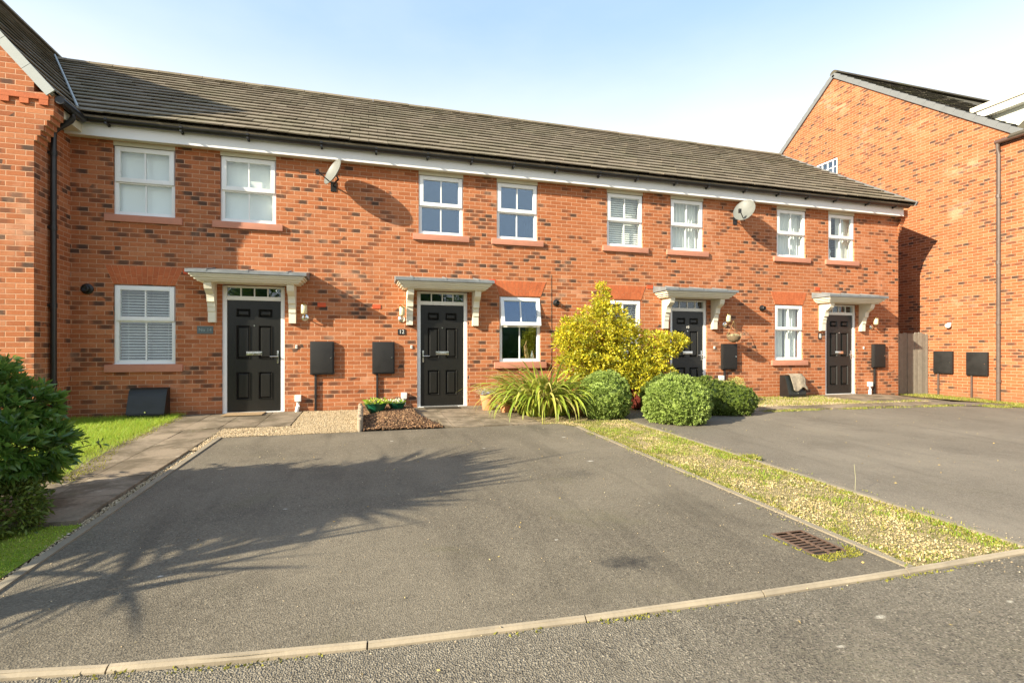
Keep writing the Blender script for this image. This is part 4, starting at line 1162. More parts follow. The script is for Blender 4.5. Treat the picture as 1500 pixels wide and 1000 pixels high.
def sat_dish(x, z, dirv, label, rad=.235, out=.30):
    """dirv: direction the bowl faces"""
    o = empty('satellite_dish', (x, D, z), label, 'satellite dish', 'satellite dishes under the eaves')
    c = Vector((x, D-out, z)); f = Vector(dirv).normalized()
    q = f.to_track_quat('Z', 'Y').to_matrix().to_4x4(); T = Matrix.Translation(c) @ q
    m = MB(); prof = [(.001, -.055)]+[(rad*k/7, -.055+.055*(k/7)**2) for k in range(1, 8)]+[(rad*1.02, .004), (rad*1.0, -.008)]+[(rad*k/7, -.067+.058*(k/7)**2) for k in range(6, 0, -1)]+[(.001, -.067)]
    m.lathe(0, 0, prof, 32, T @ Matrix.Diagonal((.92, 1.06, 1, 1))); m.build('dish', M['dish'], o, auto=60)
    m = MB(); bot = T @ Vector((0, -rad*.95, 0)); tip = T @ Vector((0, -rad*1.15, .30))
    down = c+Vector((0, 0, -rad*.9))+f*0.0; tip = c+f*.30+Vector((0, 0, -rad*.75))
    m.tube([down-f*.03, down+f*.05, tip], .010, 8); m.build('arm', M['dark_metal'], o)
    m = MB(); m.cyl(tip-f*.03, tip+f*.03, .022); m.box(tip.x-.025, tip.x+.025, tip.y-.02, tip.y+.02, tip.z-.06, tip.z+.03); m.build('receiver', M['dark_metal'], o)
    m = MB(); m.tube([c-f*.07, c-f*.12+Vector((0, 0, -.06)), (x, D-.10, z-.16), (x, D-.01, z-.16)], .016, 8)
    m.box(x-.05, x+.05, D-.012, D-.001, z-.26, z-.08, bev=.003); m.build('mount', M['dark_metal'], o)
sat_dish(-.58, 4.20, (-.78, -.50, .38), 'pale satellite dish seen edge on, under the eaves of the second house from the left')
sat_dish(8.05, 4.20, (-.77, -.46, .42), 'pale satellite dish facing outward under the eaves near the right end of the terrace', .25)

m = MB(); m.tube([(3.60, D-.004, 2.62), (3.603, D-.004, 1.5), (3.598, D-.004, .0)], .004, 6)
tag(m.build('cable', M['black_plastic']), 'thin black cable running down the brick left of the golden shrub', 'cable')

# floodlight on the right gable
o = empty('security_light', (RX, 9.47, 1.77), 'small white security light on the right gable above the meter boxes', 'light')
m = MB(); m.box(RX-.03, RX-.001, 9.43, 9.51, 1.73, 1.81, bev=.004); m.build('base', M['pipe_white'], o)
m = MB(); m.cyl((RX-.03, 9.47, 1.77), (RX-.12, 9.44, 1.73), .045, .06); m.build('lamp_head', M['pipe_white'], o)

# hanging basket on bracket
o = empty('hanging_basket', (7.80, D-.26, 1.36), 'small brown hanging basket beside the third front door', 'hanging basket')
m = MB(); m.tube([(7.80, D-.002, 1.78), (7.80, D-.20, 1.80), (7.80, D-.28, 1.74)], .007, 6); m.build('wall_bracket', M['dark_metal'], o)
m = MB()
for a in (0, 2.1, 4.2): m.tube([(7.80, D-.27, 1.74), (7.80+.15*math.cos(a), D-.27+.15*math.sin(a), 1.40)], .0035, 5)
m.build('chain', M['brass'], o)
m = MB(); m.lathe(7.80, D-.27, [(.02, 1.26), (.08, 1.28), (.13, 1.33), (.155, 1.40), (.145, 1.405), (.12, 1.39)], 20); m.build('basket', plain('coir_basket', (.20, .14, .08), .95, 0, .4, 30, .6), o, auto=50)
n = 220; P = np.stack([7.80+RNG.normal(0, .07, n), D-.27+RNG.normal(0, .07, n), 1.40+RNG.uniform(0, .04, n)], 1)
V, F = leaves(P, RNG.normal(size=(n, 3))+np.array([0, 0, .5]), RNG.uniform(.02, .05, n), .012); mesh_np('dried_foliage', V, F, M['l_straw'], o)

# ------------------------------------------------------------------ fence
o = empty('timber_fence', (13.9, 10.0, 0), 'weathered grey board fence between the terrace end and the tall gable', 'fence')
m = MB(); x = 13.06
while x < 14.66:
    w = random.uniform(.125, .15); e = min(x+w, 14.68); zt = 1.55+random.uniform(-.02, .02)+(.06 if x < 13.5 else 0); yj = random.uniform(0, .012)
    zb = gz(x, 9.9)-.1
    m.prism([(x+.004, zb), (e-.004, zb), (e-.004, zt-.03), (e-.02, zt), (x+.02, zt+.005), (x+.004, zt-.02)], 'y', 9.98+yj, 10.0+yj); x = e
m.build('board', M['timber'], o)
m = MB(); m.box(13.36, 13.46, 9.90, 9.975, -.3, 1.62, bev=.006); m.build('post', M['timber'], o)
m = MB(); m.box(13.06, 14.68, 10.02, 10.06, .25, .34).box(13.06, 14.68, 10.02, 10.06, 1.2, 1.29); m.build('rail', M['timber'], o)

# ------------------------------------------------------------------ drain grate
o = empty('drain_grate', (2.78, 2.64, gz(2.78, 2.64)), 'rusty iron drain grate sunk in the driveway near the kerb', 'drain grate')
gx0, gx1, gy0, gy1 = 2.655, 2.915, 2.45, 2.81; zz = gz(2.78, 2.63)+.006
def bx(m, x0, x1, y0, y1): m.hexa([(x0, y0, gz(x0, y0)-.0015), (x1, y0, gz(x1, y0)-.0015), (x1, y1, gz(x1, y1)-.0015), (x0, y1, gz(x0, y1)-.0015), (x0, y0, gz(x0, y0)+.0035), (x1, y0, gz(x1, y0)+.0035), (x1, y1, gz(x1, y1)+.0035), (x0, y1, gz(x0, y1)+.0035)])
m = MB(); t = .014
bx(m, gx0, gx1, gy0, gy0+t); bx(m, gx0, gx1, gy1-t, gy1); bx(m, gx0, gx0+t, gy0+t, gy1-t); bx(m, gx1-t, gx1, gy0+t, gy1-t)
m.build('frame', M['rust'], o)
m = MB(); mid = (gx0+gx1)/2; bx(m, mid-.010, mid+.010, gy0+t, gy1-t); nb = 9
for k in range(1, nb):
    yy = gy0+t+(gy1-gy0-2*t)*k/nb; bx(m, gx0+t, mid-.010, yy-.0060, yy+.0060); bx(m, mid+.010, gx1-t, yy-.0060, yy+.0060)
m.build('bar', M['rust'], o)
m = MB(); zb = gz(2.78, 2.63)
m.box(gx0+.006, gx1-.006, gy0+.006, gy1-.006, zb-.072, zb-.066)
for (a, b_, c, d_) in ((gx0+.004, gx0+.008, gy0+.004, gy1-.004), (gx1-.008, gx1-.004, gy0+.004, gy1-.004), (gx0+.008, gx1-.008, gy0+.004, gy0+.008), (gx0+.008, gx1-.008, gy1-.008, gy1-.004)): m.box(a, b_, c, d_, zb-.072, zb-.012)
m.build('pit', M['pit'], o)
grass('moss', [(2.64, 2.36), (2.95, 2.37), (3.0, 2.47), (2.95, 2.53), (2.90, 2.46), (2.64, 2.445), (2.6, 2.8), (2.58, 2.8)], 2600, .004, .014, M['l_moss'], None, .008, 0)

# ------------------------------------------------------------------ mats, log edging, pots
m = MB(); m.box(-2.28, -1.68, 9.16, 9.545, .014, .027, bev=.003); tag(m.build('doormat', M['mat_brown']), 'tan doormat in front of the leftmost front door', 'doormat')
m = MB(); m.box(1.02, 1.66, 9.30, 9.53, .014, .028, bev=.003); tag(m.build('doormat', M['mat_dark']), 'thin dark doormat at the door numbered 12', 'doormat')
m = MB()
for k in range(20):
    yy = 7.42+k*.065; h = .16+.09*k/19+.02*math.sin(k*2.1)
    if k > 11: h -= .03
    x = -.10+.012*math.sin(k*1.3)
    m.cyl((x, yy, gz(0, yy)-.05), (x, yy, gz(0, yy)+h), .034, .030, 10)
tag(m.build('log_edging', M['log'], auto=40), 'weathered log roll edging between the pale gravel and the bark bed', 'edging')

def pot_prof(r, h): return [(r*.66, 0), (r*.70, .01), (r*.93, h*.82), (r*1.0, h*.83), (r*1.03, h), (r*.93, h), (r*.88, h*.88), (.01, h*.88)]
def pot(name, x, y, r, h, mat, label, cat='plant pot'):
    z = gz(x, y)+.012; o = empty(name, (x, y, z), label, cat)
    m = MB(); m.lathe(x, y, [(a, b+z) for a, b in pot_prof(r, h)], 28); m.build('pot', M[mat], o, auto=50)
    m = MB(); m.lathe(x, y, [(r*.86, z+h*.88), (r*.86, z+h*.9), (.01, z+h*.93)], 20); m.build('compost', M['soil'], o)
    return o, z+h*.9
def sprigs(name, parent, x, y, z, n, spread, lmin, lmax, w, mat, up=.8, droop=.3):
    a = RNG.uniform(0, 6.28, n); rr = np.sqrt(RNG.uniform(0, 1, n))*spread
    P = np.stack([x+rr*np.cos(a), y+rr*np.sin(a), z+RNG.uniform(0, .04, n)], 1)
    A = np.stack([np.cos(a)*rr/spread, np.sin(a)*rr/spread, 0*a+up], 1)+RNG.normal(size=(n, 3))*.25
    V, F = leaves(P, A, RNG.uniform(lmin, lmax, n), w, .2, droop); return mesh_np(name, V, F, M[mat], parent)
# pair of green bowls with primroses
for i, (x, y, r, h, lab, fl) in enumerate(((.14, 8.78, .19, .17, 'green plastic bowl of primroses, the left one of the pair on the bark', 'flower_mix'), (.50, 8.98, .15, .14, 'smaller green plastic bowl with white flowers, right one of the pair on the bark', 'flower_white'))):
    z = gz(x, y)+.05
    o = empty('flower_bowl', (x, y, z), lab, 'flower bowl', 'green bowls of flowers on the bark')
    m = MB(); m.lathe(x, y, [(a, b+z) for a, b in ((r*.5, 0), (r*.55, .01), (r*.85, h*.6), (r*1.0, h*.97), (r*1.06, h), (r*.97, h), (r*.9, h*.9), (.01, h*.9))], 28); m.build('bowl', M['green_pot'], o, auto=50)
    sprigs('foliage', o, x, y, z+h*.9, 110 if i == 0 else 40, r*.8, .06, .15 if i == 0 else .09, .035, 'l_grass', .7)
    n = 60; a = RNG.uniform(0, 6.28, n); rr = RNG.uniform(0, r, n)
    P = np.stack([x+(.0 if i else -.02)+rr*np.cos(a), y-.04+rr*np.sin(a)*.8, z+h+RNG.uniform(.02, .07, n)], 1)
    V, F = leaves(P, RNG.normal(size=(n, 3))*np.array([1, 1, .4]), .032, .028); mesh_np('flowers', V, F, M[fl], o)
o, z = pot('potted_plant', 2.14, 8.98, .15, .27, 'terracotta', 'terracotta pot with pale wispy grass and violet flowers, right of the door numbered 12', 'potted plant')
sprigs('foliage', o, 2.14, 8.98, z, 260, .12, .12, .26, .006, 'l_straw', 1.0, .15)
sprigs('flowers', o, 2.06, 8.90, z+.05, 30, .06, .03, .04, .035, 'flower_violet', .3)
o, z = pot('potted_plant', 2.38, 8.62, .13, .24, 'terracotta', 'small terracotta pot half hidden by the strap leaves', 'potted plant')
sprigs('foliage', o, 2.38, 8.62, z, 80, .1, .05, .12, .02, 'l_straw', .6)
o, z = pot('potted_plant', 7.86, 9.05, .17, .24, 'terracotta', 'terracotta pot with small leafy plant at the right end of the low hedge', 'potted plant')
sprigs('foliage', o, 7.86, 9.05, z, 70, .12, .06, .14, .03, 'l_hebe2', .8)
o, z = pot('plant_pot', 5.02, 8.55, .25, .50, 'red_glaze', 'dark red glazed pot between the two round bushes')
# small grey storage crate behind the low hedge
o = empty('crate', (7.45, 9.0, 0), 'small pale grey plastic crate behind the low hedge', 'crate')
m = MB()
for (a, b_, c, d_) in ((7.28, 7.60, 8.86, 8.88), (7.28, 7.60, 9.10, 9.12), (7.28, 7.30, 8.88, 9.10), (7.58, 7.60, 8.88, 9.10)): m.box(a, b_, c, d_, .0, .27)
m.box(7.30, 7.58, 8.88, 9.10, .0, .02); m.build('crate_body', M['render'], o)
m = MB(); m.box(7.26, 7.62, 8.84, 9.14, .272, .30, bev=.004); m.build('lid', M['dish'], o)

# carved hare on the inner sill of the open window, and a glass beside it
def hare():
    b = bmesh.new(); me = bpy.data.meshes.new('carved_hare'); ob = bpy.data.objects.new('carved_hare', me); COL.objects.link(ob)
    x, y, z = 3.12, D+.20, .905
    J = [((0, 0, .10), .048), ((.0, -.01, .18), .040), ((-.015, -.02, .235), .030), ((-.025, -.04, .27), .028), ((-.05, -.05, .262), .018), ((-.015, -.03, .31), .012), ((.005, -.02, .36), .014), ((.015, -.015, .40), .005),
         ((.035, .0, .07), .040), ((.0, -.04, .02), .020), ((.05, -.04, .02), .022), ((-.03, -.05, .16), .014), ((-.045, -.06, .10), .010)]
    E = [(0, 1), (1, 2), (2, 3), (3, 4), (3, 5), (5, 6), (6, 7), (0, 8), (0, 9), (8, 10), (1, 11), (11, 12)]
    vs = [b.verts.new((x+p[0], y+p[1], z+p[2])) for p, r in J]
    for i, j in E: b.edges.new((vs[i], vs[j]))
    b.to_mesh(me); b.free(); md = ob.modifiers.new('skin', 'SKIN')
    for i, (p, r) in enumerate(J): me.skin_vertices[0].data[i].radius = (r, r)
    me.skin_vertices[0].data[0].use_root = True
    ob.modifiers.new('sub', 'SUBSURF').levels = 1; ob.modifiers['sub'].render_levels = 2
    dg = bpy.context.evaluated_depsgraph_get(); bpy.context.view_layer.update(); dg = bpy.context.evaluated_depsgraph_get()
    nm = bpy.data.meshes.new_from_object(ob.evaluated_get(dg)); bpy.data.objects.remove(ob); nm.name = 'carved_hare'; nm.materials.clear()
    o = link('carved_hare', nm, M['hare'], None, True)
    tag(o, 'small tan carved hare standing on the sill inside the window with the open top sash', 'ornament')
hare()
o = empty('ornament_vase', (3.24, D+.20, .905), 'small round grey glass vase beside the carved hare in the window', 'vase')
m = MB(); m.lathe(3.25, D+.20, [(.03, .905), (.05, .93), (.055, .98), (.03, 1.03), (.025, 1.06), (.035, 1.08)], 20); m.build('vase', M['chrome'], o, auto=60)
m = MB(); m.box(2.45, 3.43, D+.135, D+.30, .875, .903); m.build('window_board', M['upvc'], H2)
# pale figure like ornament in the upstairs window at the end
m = MB(); m.lathe(10.98, D+.2, [(.05, 3.34), (.07, 3.38), (.04, 3.46), (.06, 3.54), (.03, 3.6)], 16)
tag(m.build('ornament', M['render'], auto=50), 'small pale ornament behind the glass of the last upstairs window', 'ornament')

# ------------------------------------------------------------------ plants
def blob_leaves(ells, n, lmin, lmax, wr, shell=.28, up=.25, z0=None, bump=.12, droop=.15, rosette=1, seed=0):
    """leaves spread through the outer shell of a union of ellipsoids"""
    vol = np.array([e[3]*e[4]*e[5] for e in ells])**(2/3.); vol /= vol.sum(); P = []; Aa = []
    for e, f in zip(ells, vol):
        k = int(n*f/rosette); d = rnd_unit(k); r = 1-np.abs(RNG.normal(0, shell, k))
        wob = 1+bump*np.sin(d[:, 0]*7+seed+e[0]*3)*np.cos(d[:, 1]*6+e[1])+bump*.8*np.sin(d[:, 2]*11+d[:, 0]*9+seed)
        p = np.array(e[:3])+d*np.array(e[3:6])*(r*wob)[:, None]
        for q in range(rosette):
            P.append(p+RNG.normal(0, .004, p.shape)); Aa.append(d+RNG.normal(0, .75 if rosette > 1 else .6, p.shape)+np.array([0, 0, up]))
    P = np.concatenate(P); Aa = np.concatenate(Aa)
    if z0 is not None: k = P[:, 2] > z0; P, Aa = P[k], Aa[k]
    L = RNG.uniform(lmin, lmax, len(P))
    return leaves(P, Aa, L, L*wr, .22, droop)
def tufts(ells, n, per, lmin, lmax, wr, z0, seed=0, depth=.05):
    """little rosettes of leaves facing outward over a domed surface"""
    vol = np.array([e[3]*e[4]*e[5] for e in ells])**(2/3.); vol /= vol.sum(); P = []; A = []
    for e, f in zip(ells, vol):
        k = int(n*f); d = rnd_unit(k)
        wob = 1+.07*np.sin(d[:, 0]*3.1+seed*2)*np.cos(d[:, 1]*2.7+d[:, 2]*2)+.06*np.sin(d[:, 0]*9+seed)*np.cos(d[:, 1]*8+e[1])+.03*np.sin(d[:, 2]*17+d[:, 0]*13+seed)-np.abs(RNG.normal(0, depth, k))
        c = np.array(e[:3])+d*np.array(e[3:6])*wob[:, None]
        inside = np.zeros(k, bool)
        for e2 in ells:
            if e2 is not e: inside |= (((c-np.array(e2[:3]))/np.array(e2[3:6]))**2).sum(1) < .72
        c = c[~inside]; d = d[~inside]; k = len(c); nd = norm(d/np.array(e[3:6])); nd = norm(nd+RNG.normal(0, .22, nd.shape)+np.array([0, 0, .25]))
        t1 = norm(np.cross(nd, rnd_unit(k))); t2 = np.cross(nd, t1)
        for q in range(per):
            a = q*2.4; tilt = .25+.95*q/per
            P.append(c+nd*(.004-.012*q/per)); A.append(nd*math.cos(tilt)+(t1*math.cos(a)+t2*math.sin(a))*math.sin(tilt)*1.15)
    P = np.concatenate(P); A = np.concatenate(A); k = P[:, 2] > z0; P, A = P[k], A[k]
    L = RNG.uniform(lmin, lmax, len(P)); return leaves(P, A, L, L*wr, .18, .03)
def ell_mesh(name, ells, mat, parent, s=.78):
    m = MB()
    for e in ells:
        r = bmesh.ops.create_icosphere(m.b, subdivisions=3, radius=1, matrix=Matrix.Translation(e[:3]) @ Matrix.Diagonal((e[3]*s, e[4]*s, e[5]*s, 1)))
        for v in r['verts']:
            d = v.co-Vector(e[:3]); v.co = Vector(e[:3])+d*(1+.10*math.sin(v.co.x*19+v.co.z*13)+.08*math.sin(v.co.y*23+v.co.z*17))
    return m.build(name, M[mat], parent, smooth=True)
def round_bush(x, y, rx, ry, rz, label, mat, n, lmin=.020, lmax=.034, wr=.46, name='round_bush'):
    g = gz(x, y); o = empty(name, (x, y, g), label, 'bush')
    e = [(x, y, g+rz*.72, rx, ry, rz*.98)]
    V, F = tufts(e, int(n/13), 10, lmin*1.4, lmax*1.4, .5, g+.0, x*5, .06)
    mesh_np('foliage', V, F, M[mat], o)
    ell_mesh('inner_growth', [(x, y, g+rz*.70, rx, ry, rz*.92)], mat, o, .88)
    m = MB()
    for k in range(7):
        a = k*.9; m.tube([(x, y, g-.05), (x+.12*math.cos(a), y+.12*math.sin(a), g+.1), (x+rx*.55*math.cos(a), y+ry*.55*math.sin(a), g+rz*.6)], [.016, .012, .006], 6)
    m.build('stems', M['bark_trunk'], o)
round_bush(3.88, 7.75, .43, .42, .455, 'round clipped grey green bush left of the dark red pot', 'l_hebe', 25000, .022, .036)
round_bush(4.78, 7.0, .52, .46, .43, 'pale green domed bush between the dark red pot and the low hedge', 'l_hebe', 30000, .022, .038)
# darker elongated hedge behind it
def low_hedge():
    g = gz(5.8, 7.7); o = empty('low_hedge', (5.85, 7.8, g), 'dark green elongated low hedge at the edge of the neighbouring driveway', 'hedge')
    e = [(5.3, 7.95, g+.34, .55, .42, .36), (5.85, 7.75, g+.28, .60, .42, .36), (6.25, 7.58, g+.22, .52, .36, .32)]
    V, F = tufts(e, 4200, 10, .026, .044, .42, g+.0, 2, .06)
    mesh_np('foliage', V, F, M['l_hebe2'], o); ell_mesh('inner_growth', e, 'l_hebe2', o, .87)
low_hedge()

def golden_shrub():
    cx, cy = 4.7, 8.75; g = gz(cx, cy)
    o = empty('golden_shrub', (cx, cy, g), 'tall golden yellow leaved shrub in front of the third house', 'shrub')
    e = [(4.15, 8.75, 1.35, .62, .42, .55), (3.75, 8.72, 1.22, .40, .34, .45), (4.45, 8.80, 1.60, .45, .36, .42), (4.35, 8.85, 1.98, .17, .16, .34), (4.37, 8.85, 2.2, .08, .08, .20), (4.7, 8.75, 1.05, .55, .42, .55),
         (5.25, 8.60, 1.05, .50, .36, .38), (5.62, 8.52, 1.20, .36, .28, .22), (5.82, 8.48, 1.26, .20, .18, .14), (5.1, 8.6, .72, .40, .34, .30), (4.1, 8.7, .8, .45, .35, .40), (3.55, 8.7, 1.45, .18, .16, .22), (5.45, 8.5, .62, .26, .22, .18), (4.75, 8.65, 1.45, .3, .28, .25), (3.7, 8.55, .85, .35, .3, .35), (4.95, 8.45, .55, .35, .28, .3), (4.4, 8.5, .7, .5, .3, .4)]
    # twigs carry tufts of leaves: tuft centres spread through the volume, leaves round them
    P = []; A = []; vol = np.array([q[3]*q[4]*q[5] for q in e])**.62; vol /= vol.sum()
    for q, f in zip(e, vol):
        k = int(1900*f); d = rnd_unit(k); r = RNG.uniform(.25, 1.06, k)**.5
        c = np.array(q[:3])+d*np.array(q[3:6])*r[:, None]
        for t in range(15):
            u = rnd_unit(k); P.append(c+u*RNG.uniform(.008, .06, (k, 1))+d*.02); A.append(u*.8+d*.5+np.array([0, 0, .35]))
    P = np.concatenate(P); A = np.concatenate(A); L = RNG.uniform(.040, .072, len(P))
    V, F = leaves(P, A, L, L*.55, .22, .1); mesh_np('foliage', V, F, M['l_yellow'], o)
    m = MB(); random.seed(3)
    for q in e:
        for k in range(3):
            t = Vector(q[:3])+Vector((random.uniform(-.5, .5)*q[3], random.uniform(-.5, .5)*q[4], random.uniform(-.2, .6)*q[5]))
            b0 = Vector((cx+random.uniform(-.12, .12), cy+random.uniform(-.08, .08), g-.05)); mid = b0.lerp(t, .45)+Vector((random.uniform(-.1, .1), random.uniform(-.06, .06), .08))
            m.tube([b0, mid, t], [.02, .013, .004], 6)
    m.build('branches', M['bark_trunk'], o)
golden_shrub()

def strap_plant():
    cx, cy = 2.98, 8.25; g = gz(cx, cy)
    o = empty('strap_leaf_plant', (cx, cy, g), 'clump of long arching yellow green strap leaves under the open window', 'plant')
    V = []; F = []
    for k in range(640):
        a = random.uniform(0, 6.283); r = random.uniform(0, .38); L = random.uniform(.75, 1.35)
        bx_, by_ = cx+1.25*r*math.cos(a), cy+.8*r*math.sin(a)
        az = a+random.gauss(0, .5); rise = random.uniform(.8, 1.5); dr = random.uniform(1.7, 3.1)*(1.25-rise*.35)
        if math.sin(az) > .4: L *= .7
        if math.cos(az) > .3: L *= .80
        strap(V, F, (bx_, by_, g), az, L, random.uniform(.044, .070), rise, dr, 10, random.gauss(0, .3))
    for k in range(8):
        strap(V, F, (cx+random.uniform(-.2, .25), cy, g), random.uniform(0, 6.28), random.uniform(.95, 1.1), .035, random.uniform(1.35, 1.55), .5)
    mesh_np('leaves', V, F, M['l_strap'], o)
strap_plant()

def left_shrub():
    cx, cy = -3.10, 4.42; g = gz(cx, cy)
    o = empty('evergreen_shrub', (cx, cy, g), 'dark glossy evergreen shrub overhanging the path at the left edge', 'shrub')
    rr = random.Random(5); tips = []; m = MB()
    for k in range(110):
        a = rr.uniform(0, 6.283); el = rr.uniform(.02 if math.cos(a) > .2 else -.2, 1.45); R_ = rr.uniform(.7, 1.0)
        d = Vector((math.cos(a)*math.cos(el)*1.0, math.sin(a)*math.cos(el)*1.25, math.sin(el)))
        lobe = 1+.13*math.sin(a*3+el*4)+.08*math.sin(a*7)
        end = Vector((cx, cy, g+.28))+Vector((d.x*.84, d.y*.80, d.z*1.0))*R_*lobe*.93+Vector((.20, 0, 0))
        b0 = Vector((cx+rr.uniform(-.06, .06), cy+rr.uniform(-.06, .06), g)); mid = b0.lerp(end, .5)+Vector((0, 0, .10))
        m.tube([b0, mid, mid.lerp(end, .93)], [.014, .008, .003], 5)
        for j in range(5):
            tips.append((mid.lerp(end, .25+.19*j)+Vector((rr.gauss(0, .03), rr.gauss(0, .03), rr.gauss(0, .03))), (end-mid).normalized()))
    m.build('branches', M['bark_trunk'], o)
    e = [(-2.95, 4.42, g+.60, .70, .66, .54), (-2.66, 4.36, g+.98, .30, .34, .24), (-2.40, 4.42, g+.80, .24, .28, .20), (-3.3, 4.5, g+.78, .6, .5, .50), (-2.36, 4.28, g+.55, .34, .36, .22), (-2.75, 4.0, g+.48, .34, .28, .30), (-2.62, 4.62, g+.42, .40, .30, .26), (-2.95, 4.2, g+.36, .45, .5, .36)]
    V, F = tufts(e, 2600, 9, .05, .105, .34, g+.06, 3, .24); mesh_np('foliage', V, F, M['l_laurel'], o)
    P = []; A = []
    for (p, d) in tips:
        for q in range(9):
            u = Vector((rr.gauss(0, 1), rr.gauss(0, 1), rr.gauss(0, .5))).normalized(); P.append(tuple(p+u*.01)); A.append(tuple(u*.9+d*.5))
    L = RNG.uniform(.05, .09, len(P)); V, F = leaves(np.array(P), np.array(A), L, L*.38, .2, .3); mesh_np('shoots', V, F, M['l_laurel'], o)
    V, F = tufts([(a, b_, c, d_*.86, e_*.86, f_*.86) for a, b_, c, d_, e_, f_ in e], 1200, 8, .05, .09, .38, g+.04, 5, .12); mesh_np('inner_foliage', V, F, M['l_laurel'], o)
left_shrub()
# low growth under the shrub at the frame edge
def under():
    x, y = -2.40, 4.22; g = gz(x, y); o = empty('low_bush', (x, y, g), 'small green bush at the foot of the dark evergreen shrub by the mossy lawn', 'bush')
    V, F = blob_leaves([(x, y, g+.14, .26, .28, .22)], 4200, .025, .05, .4, .2, .3, g, .12, .2, 1)
    mesh_np('foliage', V, F, M['l_hebe2'], o)
under()

# pale dry plant behind the low hedge
def pale_plant():
    g = gz(6.9, 8.6); o = empty('pale_plant', (6.9, 8.7, g), 'pale yellow green low plant between the low hedge and the meter box', 'plant')
    e = [(6.75, 8.7, g+.30, .42, .25, .22), (7.15, 8.62, g+.25, .30, .22, .20), (7.35, 8.75, g+.42, .20, .15, .12), (6.9, 8.5, g+.2, .3, .2, .25)]
    V, F = blob_leaves(e, 6500, .025, .055, .3, .2, .4, g, .15, .1); mesh_np('foliage', V, F, M['l_pale'], o)
pale_plant()
# weed tuft and a dead stalk on the neighbour's edging
grass('weeds', [(4.08, 4.55), (4.18, 4.53), (4.2, 4.68), (4.07, 4.72)], 500, .02, .05, M['l_weed'], None, .014, 0)
m = MB(); m.tube([(4.12, 3.40, gz(4, 3.4)), (4.125, 3.40, gz(4, 3.4)+.12), (4.11, 3.40, gz(4, 3.4)+.24)], .0022, 5)
tag(m.build('dead_stalk', M['l_straw']), 'thin dry stalk standing at the edge of the verge', 'stalk')

# spiky tree outside the frame to the left, whose shadow lies across the driveway
def spiky_tree(x, y, heads, trunk_h, label, seed, nl=95, ll=(.55, .95)):
    g = gz(x, y); rr = random.Random(seed); o = empty('spiky_tree', (x, y, g), label, 'tree')
    m = MB(); V = []; F = []
    m.tube([(x, y, g-.1), (x+.03, y, g+trunk_h*.5), (x, y, g+trunk_h)], [.09, .075, .065], 10)
    for (hx, hy, hz) in heads:
        top = (x+hx, y+hy, g+trunk_h+hz); m.tube([(x, y, g+trunk_h-.05), (x+hx*.6, y+hy*.6, g+trunk_h+hz*.4), top], [.06, .05, .04], 8)
        for k in range(nl):
            az = rr.uniform(0, 6.283); rise = rr.uniform(-.6, 1.45)
            strap(V, F, top, az, rr.uniform(*ll), .064, rise, rr.uniform(0, .5), 5)
    m.build('trunk', M['bark_trunk'], o)
    mesh_np('crown', V, F, M['l_sword'], o)
spiky_tree(-3.95, 3.08, [(0, 0, .0), (.3, .22, .35), (-.3, -.12, .3), (.12, -.25, .55), (-.1, .1, .75), (-.2, .3, .1), (.1, .45, .3), (-.1, .7, .2), (.25, .55, .6)], 1.28, 'tall spiky sword leaved tree beyond the left edge of the photo, seen by its shadow', 4, 170, (.5, .95))
m = MB(); gg = gz(-3.9, 3.1); m.tube([(-3.95, 3.08, gg+1.7), (-3.9, 3.1, gg+2.6), (-3.88, 3.1, gg+3.33)], [.022, .016, .005], 6)
m.build('flower_stem', M['bark_trunk'], bpy.data.objects['spiky_tree'])
spiky_tree(-4.1, 2.12, [(0, 0, .0), (.25, .2, .25)], 1.05, 'shorter spiky sword leaved tree beyond the left edge, nearer the road', 9, 34, (.5, .9))
def side_bush():
    g = gz(-4.1, 3.45); o = empty('dense_bush', (-4.1, 3.45, g), 'dense rounded bush beyond the left edge, seen by its shadow on the driveway', 'bush')
    e = [(-4.1, 3.45, g+.95, .75, .62, .75), (-4.3, 3.7, g+1.35, .5, .5, .5)]
    V, F = tufts(e, 1500, 8, .08, .16, .3, g+.02, 3, .18); mesh_np('foliage', V, F, M['l_laurel'], o); ell_mesh('inner_growth', e, 'l_laurel', o, .8)
side_bush()

def far_hedge():
    o = empty('tall_hedge', (6, -13, -.5), 'tall dark hedge across the road behind the viewer, seen reflected in the downstairs glass', 'hedge')
    e = [(-6+3.1*i+random.uniform(-.4, .4), -13+random.uniform(-.5, .5), 1.9+random.uniform(-.3, .5), 2.2, 1.2, 3.2+random.uniform(-.4, .9)) for i in range(8)]
    V, F = blob_leaves(e, 14000, .18, .34, .5, .10, .2, -.5, .1, .1); mesh_np('foliage', V, F, M['l_laurel'], o)
    ell_mesh('inner_growth', e, 'l_laurel', o, .86)
far_hedge()

# fallen leaves and grit on the tarmac
n = 260; x = RNG.uniform(-1.8, 11, n); y = RNG.uniform(1.0, 7.4, n); P = np.stack([x, y, gzv(x, y)+.006], 1)
P[:, 2] -= .018*(y < np.array([kerb_y(t) for t in x]))
V, F = leaves(P, RNG.normal(size=(n, 3))*np.array([1, 1, .08]), RNG.uniform(.008, .026, n), RNG.uniform(.005, .014, n)); tag(mesh_np('fallen_leaves', V, F, M['leaf_fallen']), kind='stuff')
x, y = scatter([(DL, 2.5), (DR, 2.3), (DR, 7.3), (DL, 7.3)], 500)
tag(stones('grit', x, y, gzv(x, y)+.002, RNG.uniform(.002, .006, len(x)), M['pebble']), kind='stuff')

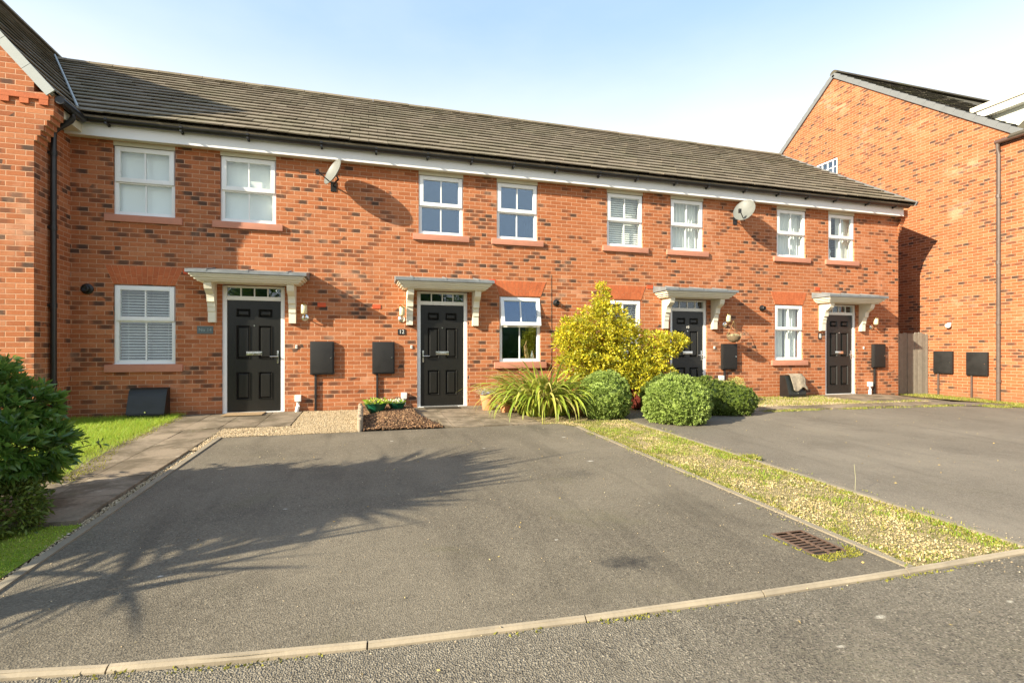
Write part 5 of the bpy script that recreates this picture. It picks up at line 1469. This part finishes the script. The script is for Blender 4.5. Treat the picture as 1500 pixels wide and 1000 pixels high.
# ------------------------------------------------------------------ light, sky, camera
w = bpy.data.worlds.new('World'); SC.world = w; w.use_nodes = True
nt = w.node_tree; nt.nodes.clear()
out = nt.nodes.new('ShaderNodeOutputWorld'); bg = nt.nodes.new('ShaderNodeBackground')
sky = nt.nodes.new('ShaderNodeTexSky'); sky.sky_type = 'NISHITA'; sky.sun_disc = False
el = math.asin(-SUNV.z); az = math.atan2(-SUNV.x, -SUNV.y)
sky.sun_elevation = el; sky.sun_rotation = az; sky.air_density = 1.0; sky.dust_density = 1.6; sky.ozone_density = 1.2
tc = nt.nodes.new('ShaderNodeTexCoord'); mp = nt.nodes.new('ShaderNodeMapping'); mp.inputs['Scale'].default_value = (1, 1, 2.6)
nz = nt.nodes.new('ShaderNodeTexNoise'); nz.inputs['Scale'].default_value = 1.9; nz.inputs['Detail'].default_value = 6; nz.inputs['Roughness'].default_value = .55
nt.links.new(tc.outputs['Generated'], mp.inputs[0]); nt.links.new(mp.outputs[0], nz.inputs['Vector'])
cr = nt.nodes.new('ShaderNodeMapRange'); cr.interpolation_type = 'SMOOTHSTEP'
cr.inputs[1].default_value = .36; cr.inputs[2].default_value = .70; cr.inputs[3].default_value = .0; cr.inputs[4].default_value = 1.0
nt.links.new(nz.outputs[0], cr.inputs[0])
# thin high cloud: a pale veil everywhere, thicker wisps by noise
v1 = nt.nodes.new('ShaderNodeMix'); v1.data_type = 'RGBA'; v1.inputs[0].default_value = .5
nt.links.new(sky.outputs[0], v1.inputs[6]); v1.inputs[7].default_value = (2.3, 3.25, 4.6, 1)
sx = nt.nodes.new('ShaderNodeSeparateXYZ'); nt.links.new(tc.outputs['Generated'], sx.inputs[0])
hz = nt.nodes.new('ShaderNodeMapRange'); hz.interpolation_type = 'SMOOTHSTEP'; nt.links.new(sx.outputs[2], hz.inputs[0])
hz.inputs[1].default_value = .30; hz.inputs[2].default_value = .56; hz.inputs[3].default_value = .90; hz.inputs[4].default_value = .0
am = nt.nodes.new('ShaderNodeMath'); am.operation = 'MULTIPLY_ADD'; am.use_clamp = True
nt.links.new(cr.outputs[0], am.inputs[0]); am.inputs[1].default_value = .14; nt.links.new(hz.outputs[0], am.inputs[2])
mx = nt.nodes.new('ShaderNodeMix'); mx.data_type = 'RGBA'; nt.links.new(am.outputs[0], mx.inputs[0])
nt.links.new(v1.outputs[2], mx.inputs[6]); mx.inputs[7].default_value = (3.9, 4.0, 4.0, 1)
nt.links.new(mx.outputs[2], bg.inputs[0]); bg.inputs[1].default_value = .118
nt.links.new(bg.outputs[0], out.inputs[0])

sl = bpy.data.lights.new('sun', 'SUN'); sl.energy = 4.6; sl.angle = R(.53); sl.color = (1, .90, .71)
so = bpy.data.objects.new('sun', sl); COL.objects.link(so); so.rotation_euler = SUNV.to_track_quat('-Z', 'Y').to_euler()
so.location = (-20, -8, 12)

cam = bpy.data.cameras.new('camera'); co = bpy.data.objects.new('camera', cam); COL.objects.link(co)
TH = math.atan(735/2545.)
co.location = (0, 0, CAMH); co.rotation_euler = (R(90), 0, -TH)
cam.sensor_width = 36; cam.lens = 36*735/1500.; cam.shift_y = 13/1500.; cam.clip_end = 500; cam.clip_start = .05
SC.camera = co
SC.view_settings.view_transform = 'Standard'; SC.view_settings.look = 'None'; SC.view_settings.gamma = 1
SC.view_settings.exposure = 1.40
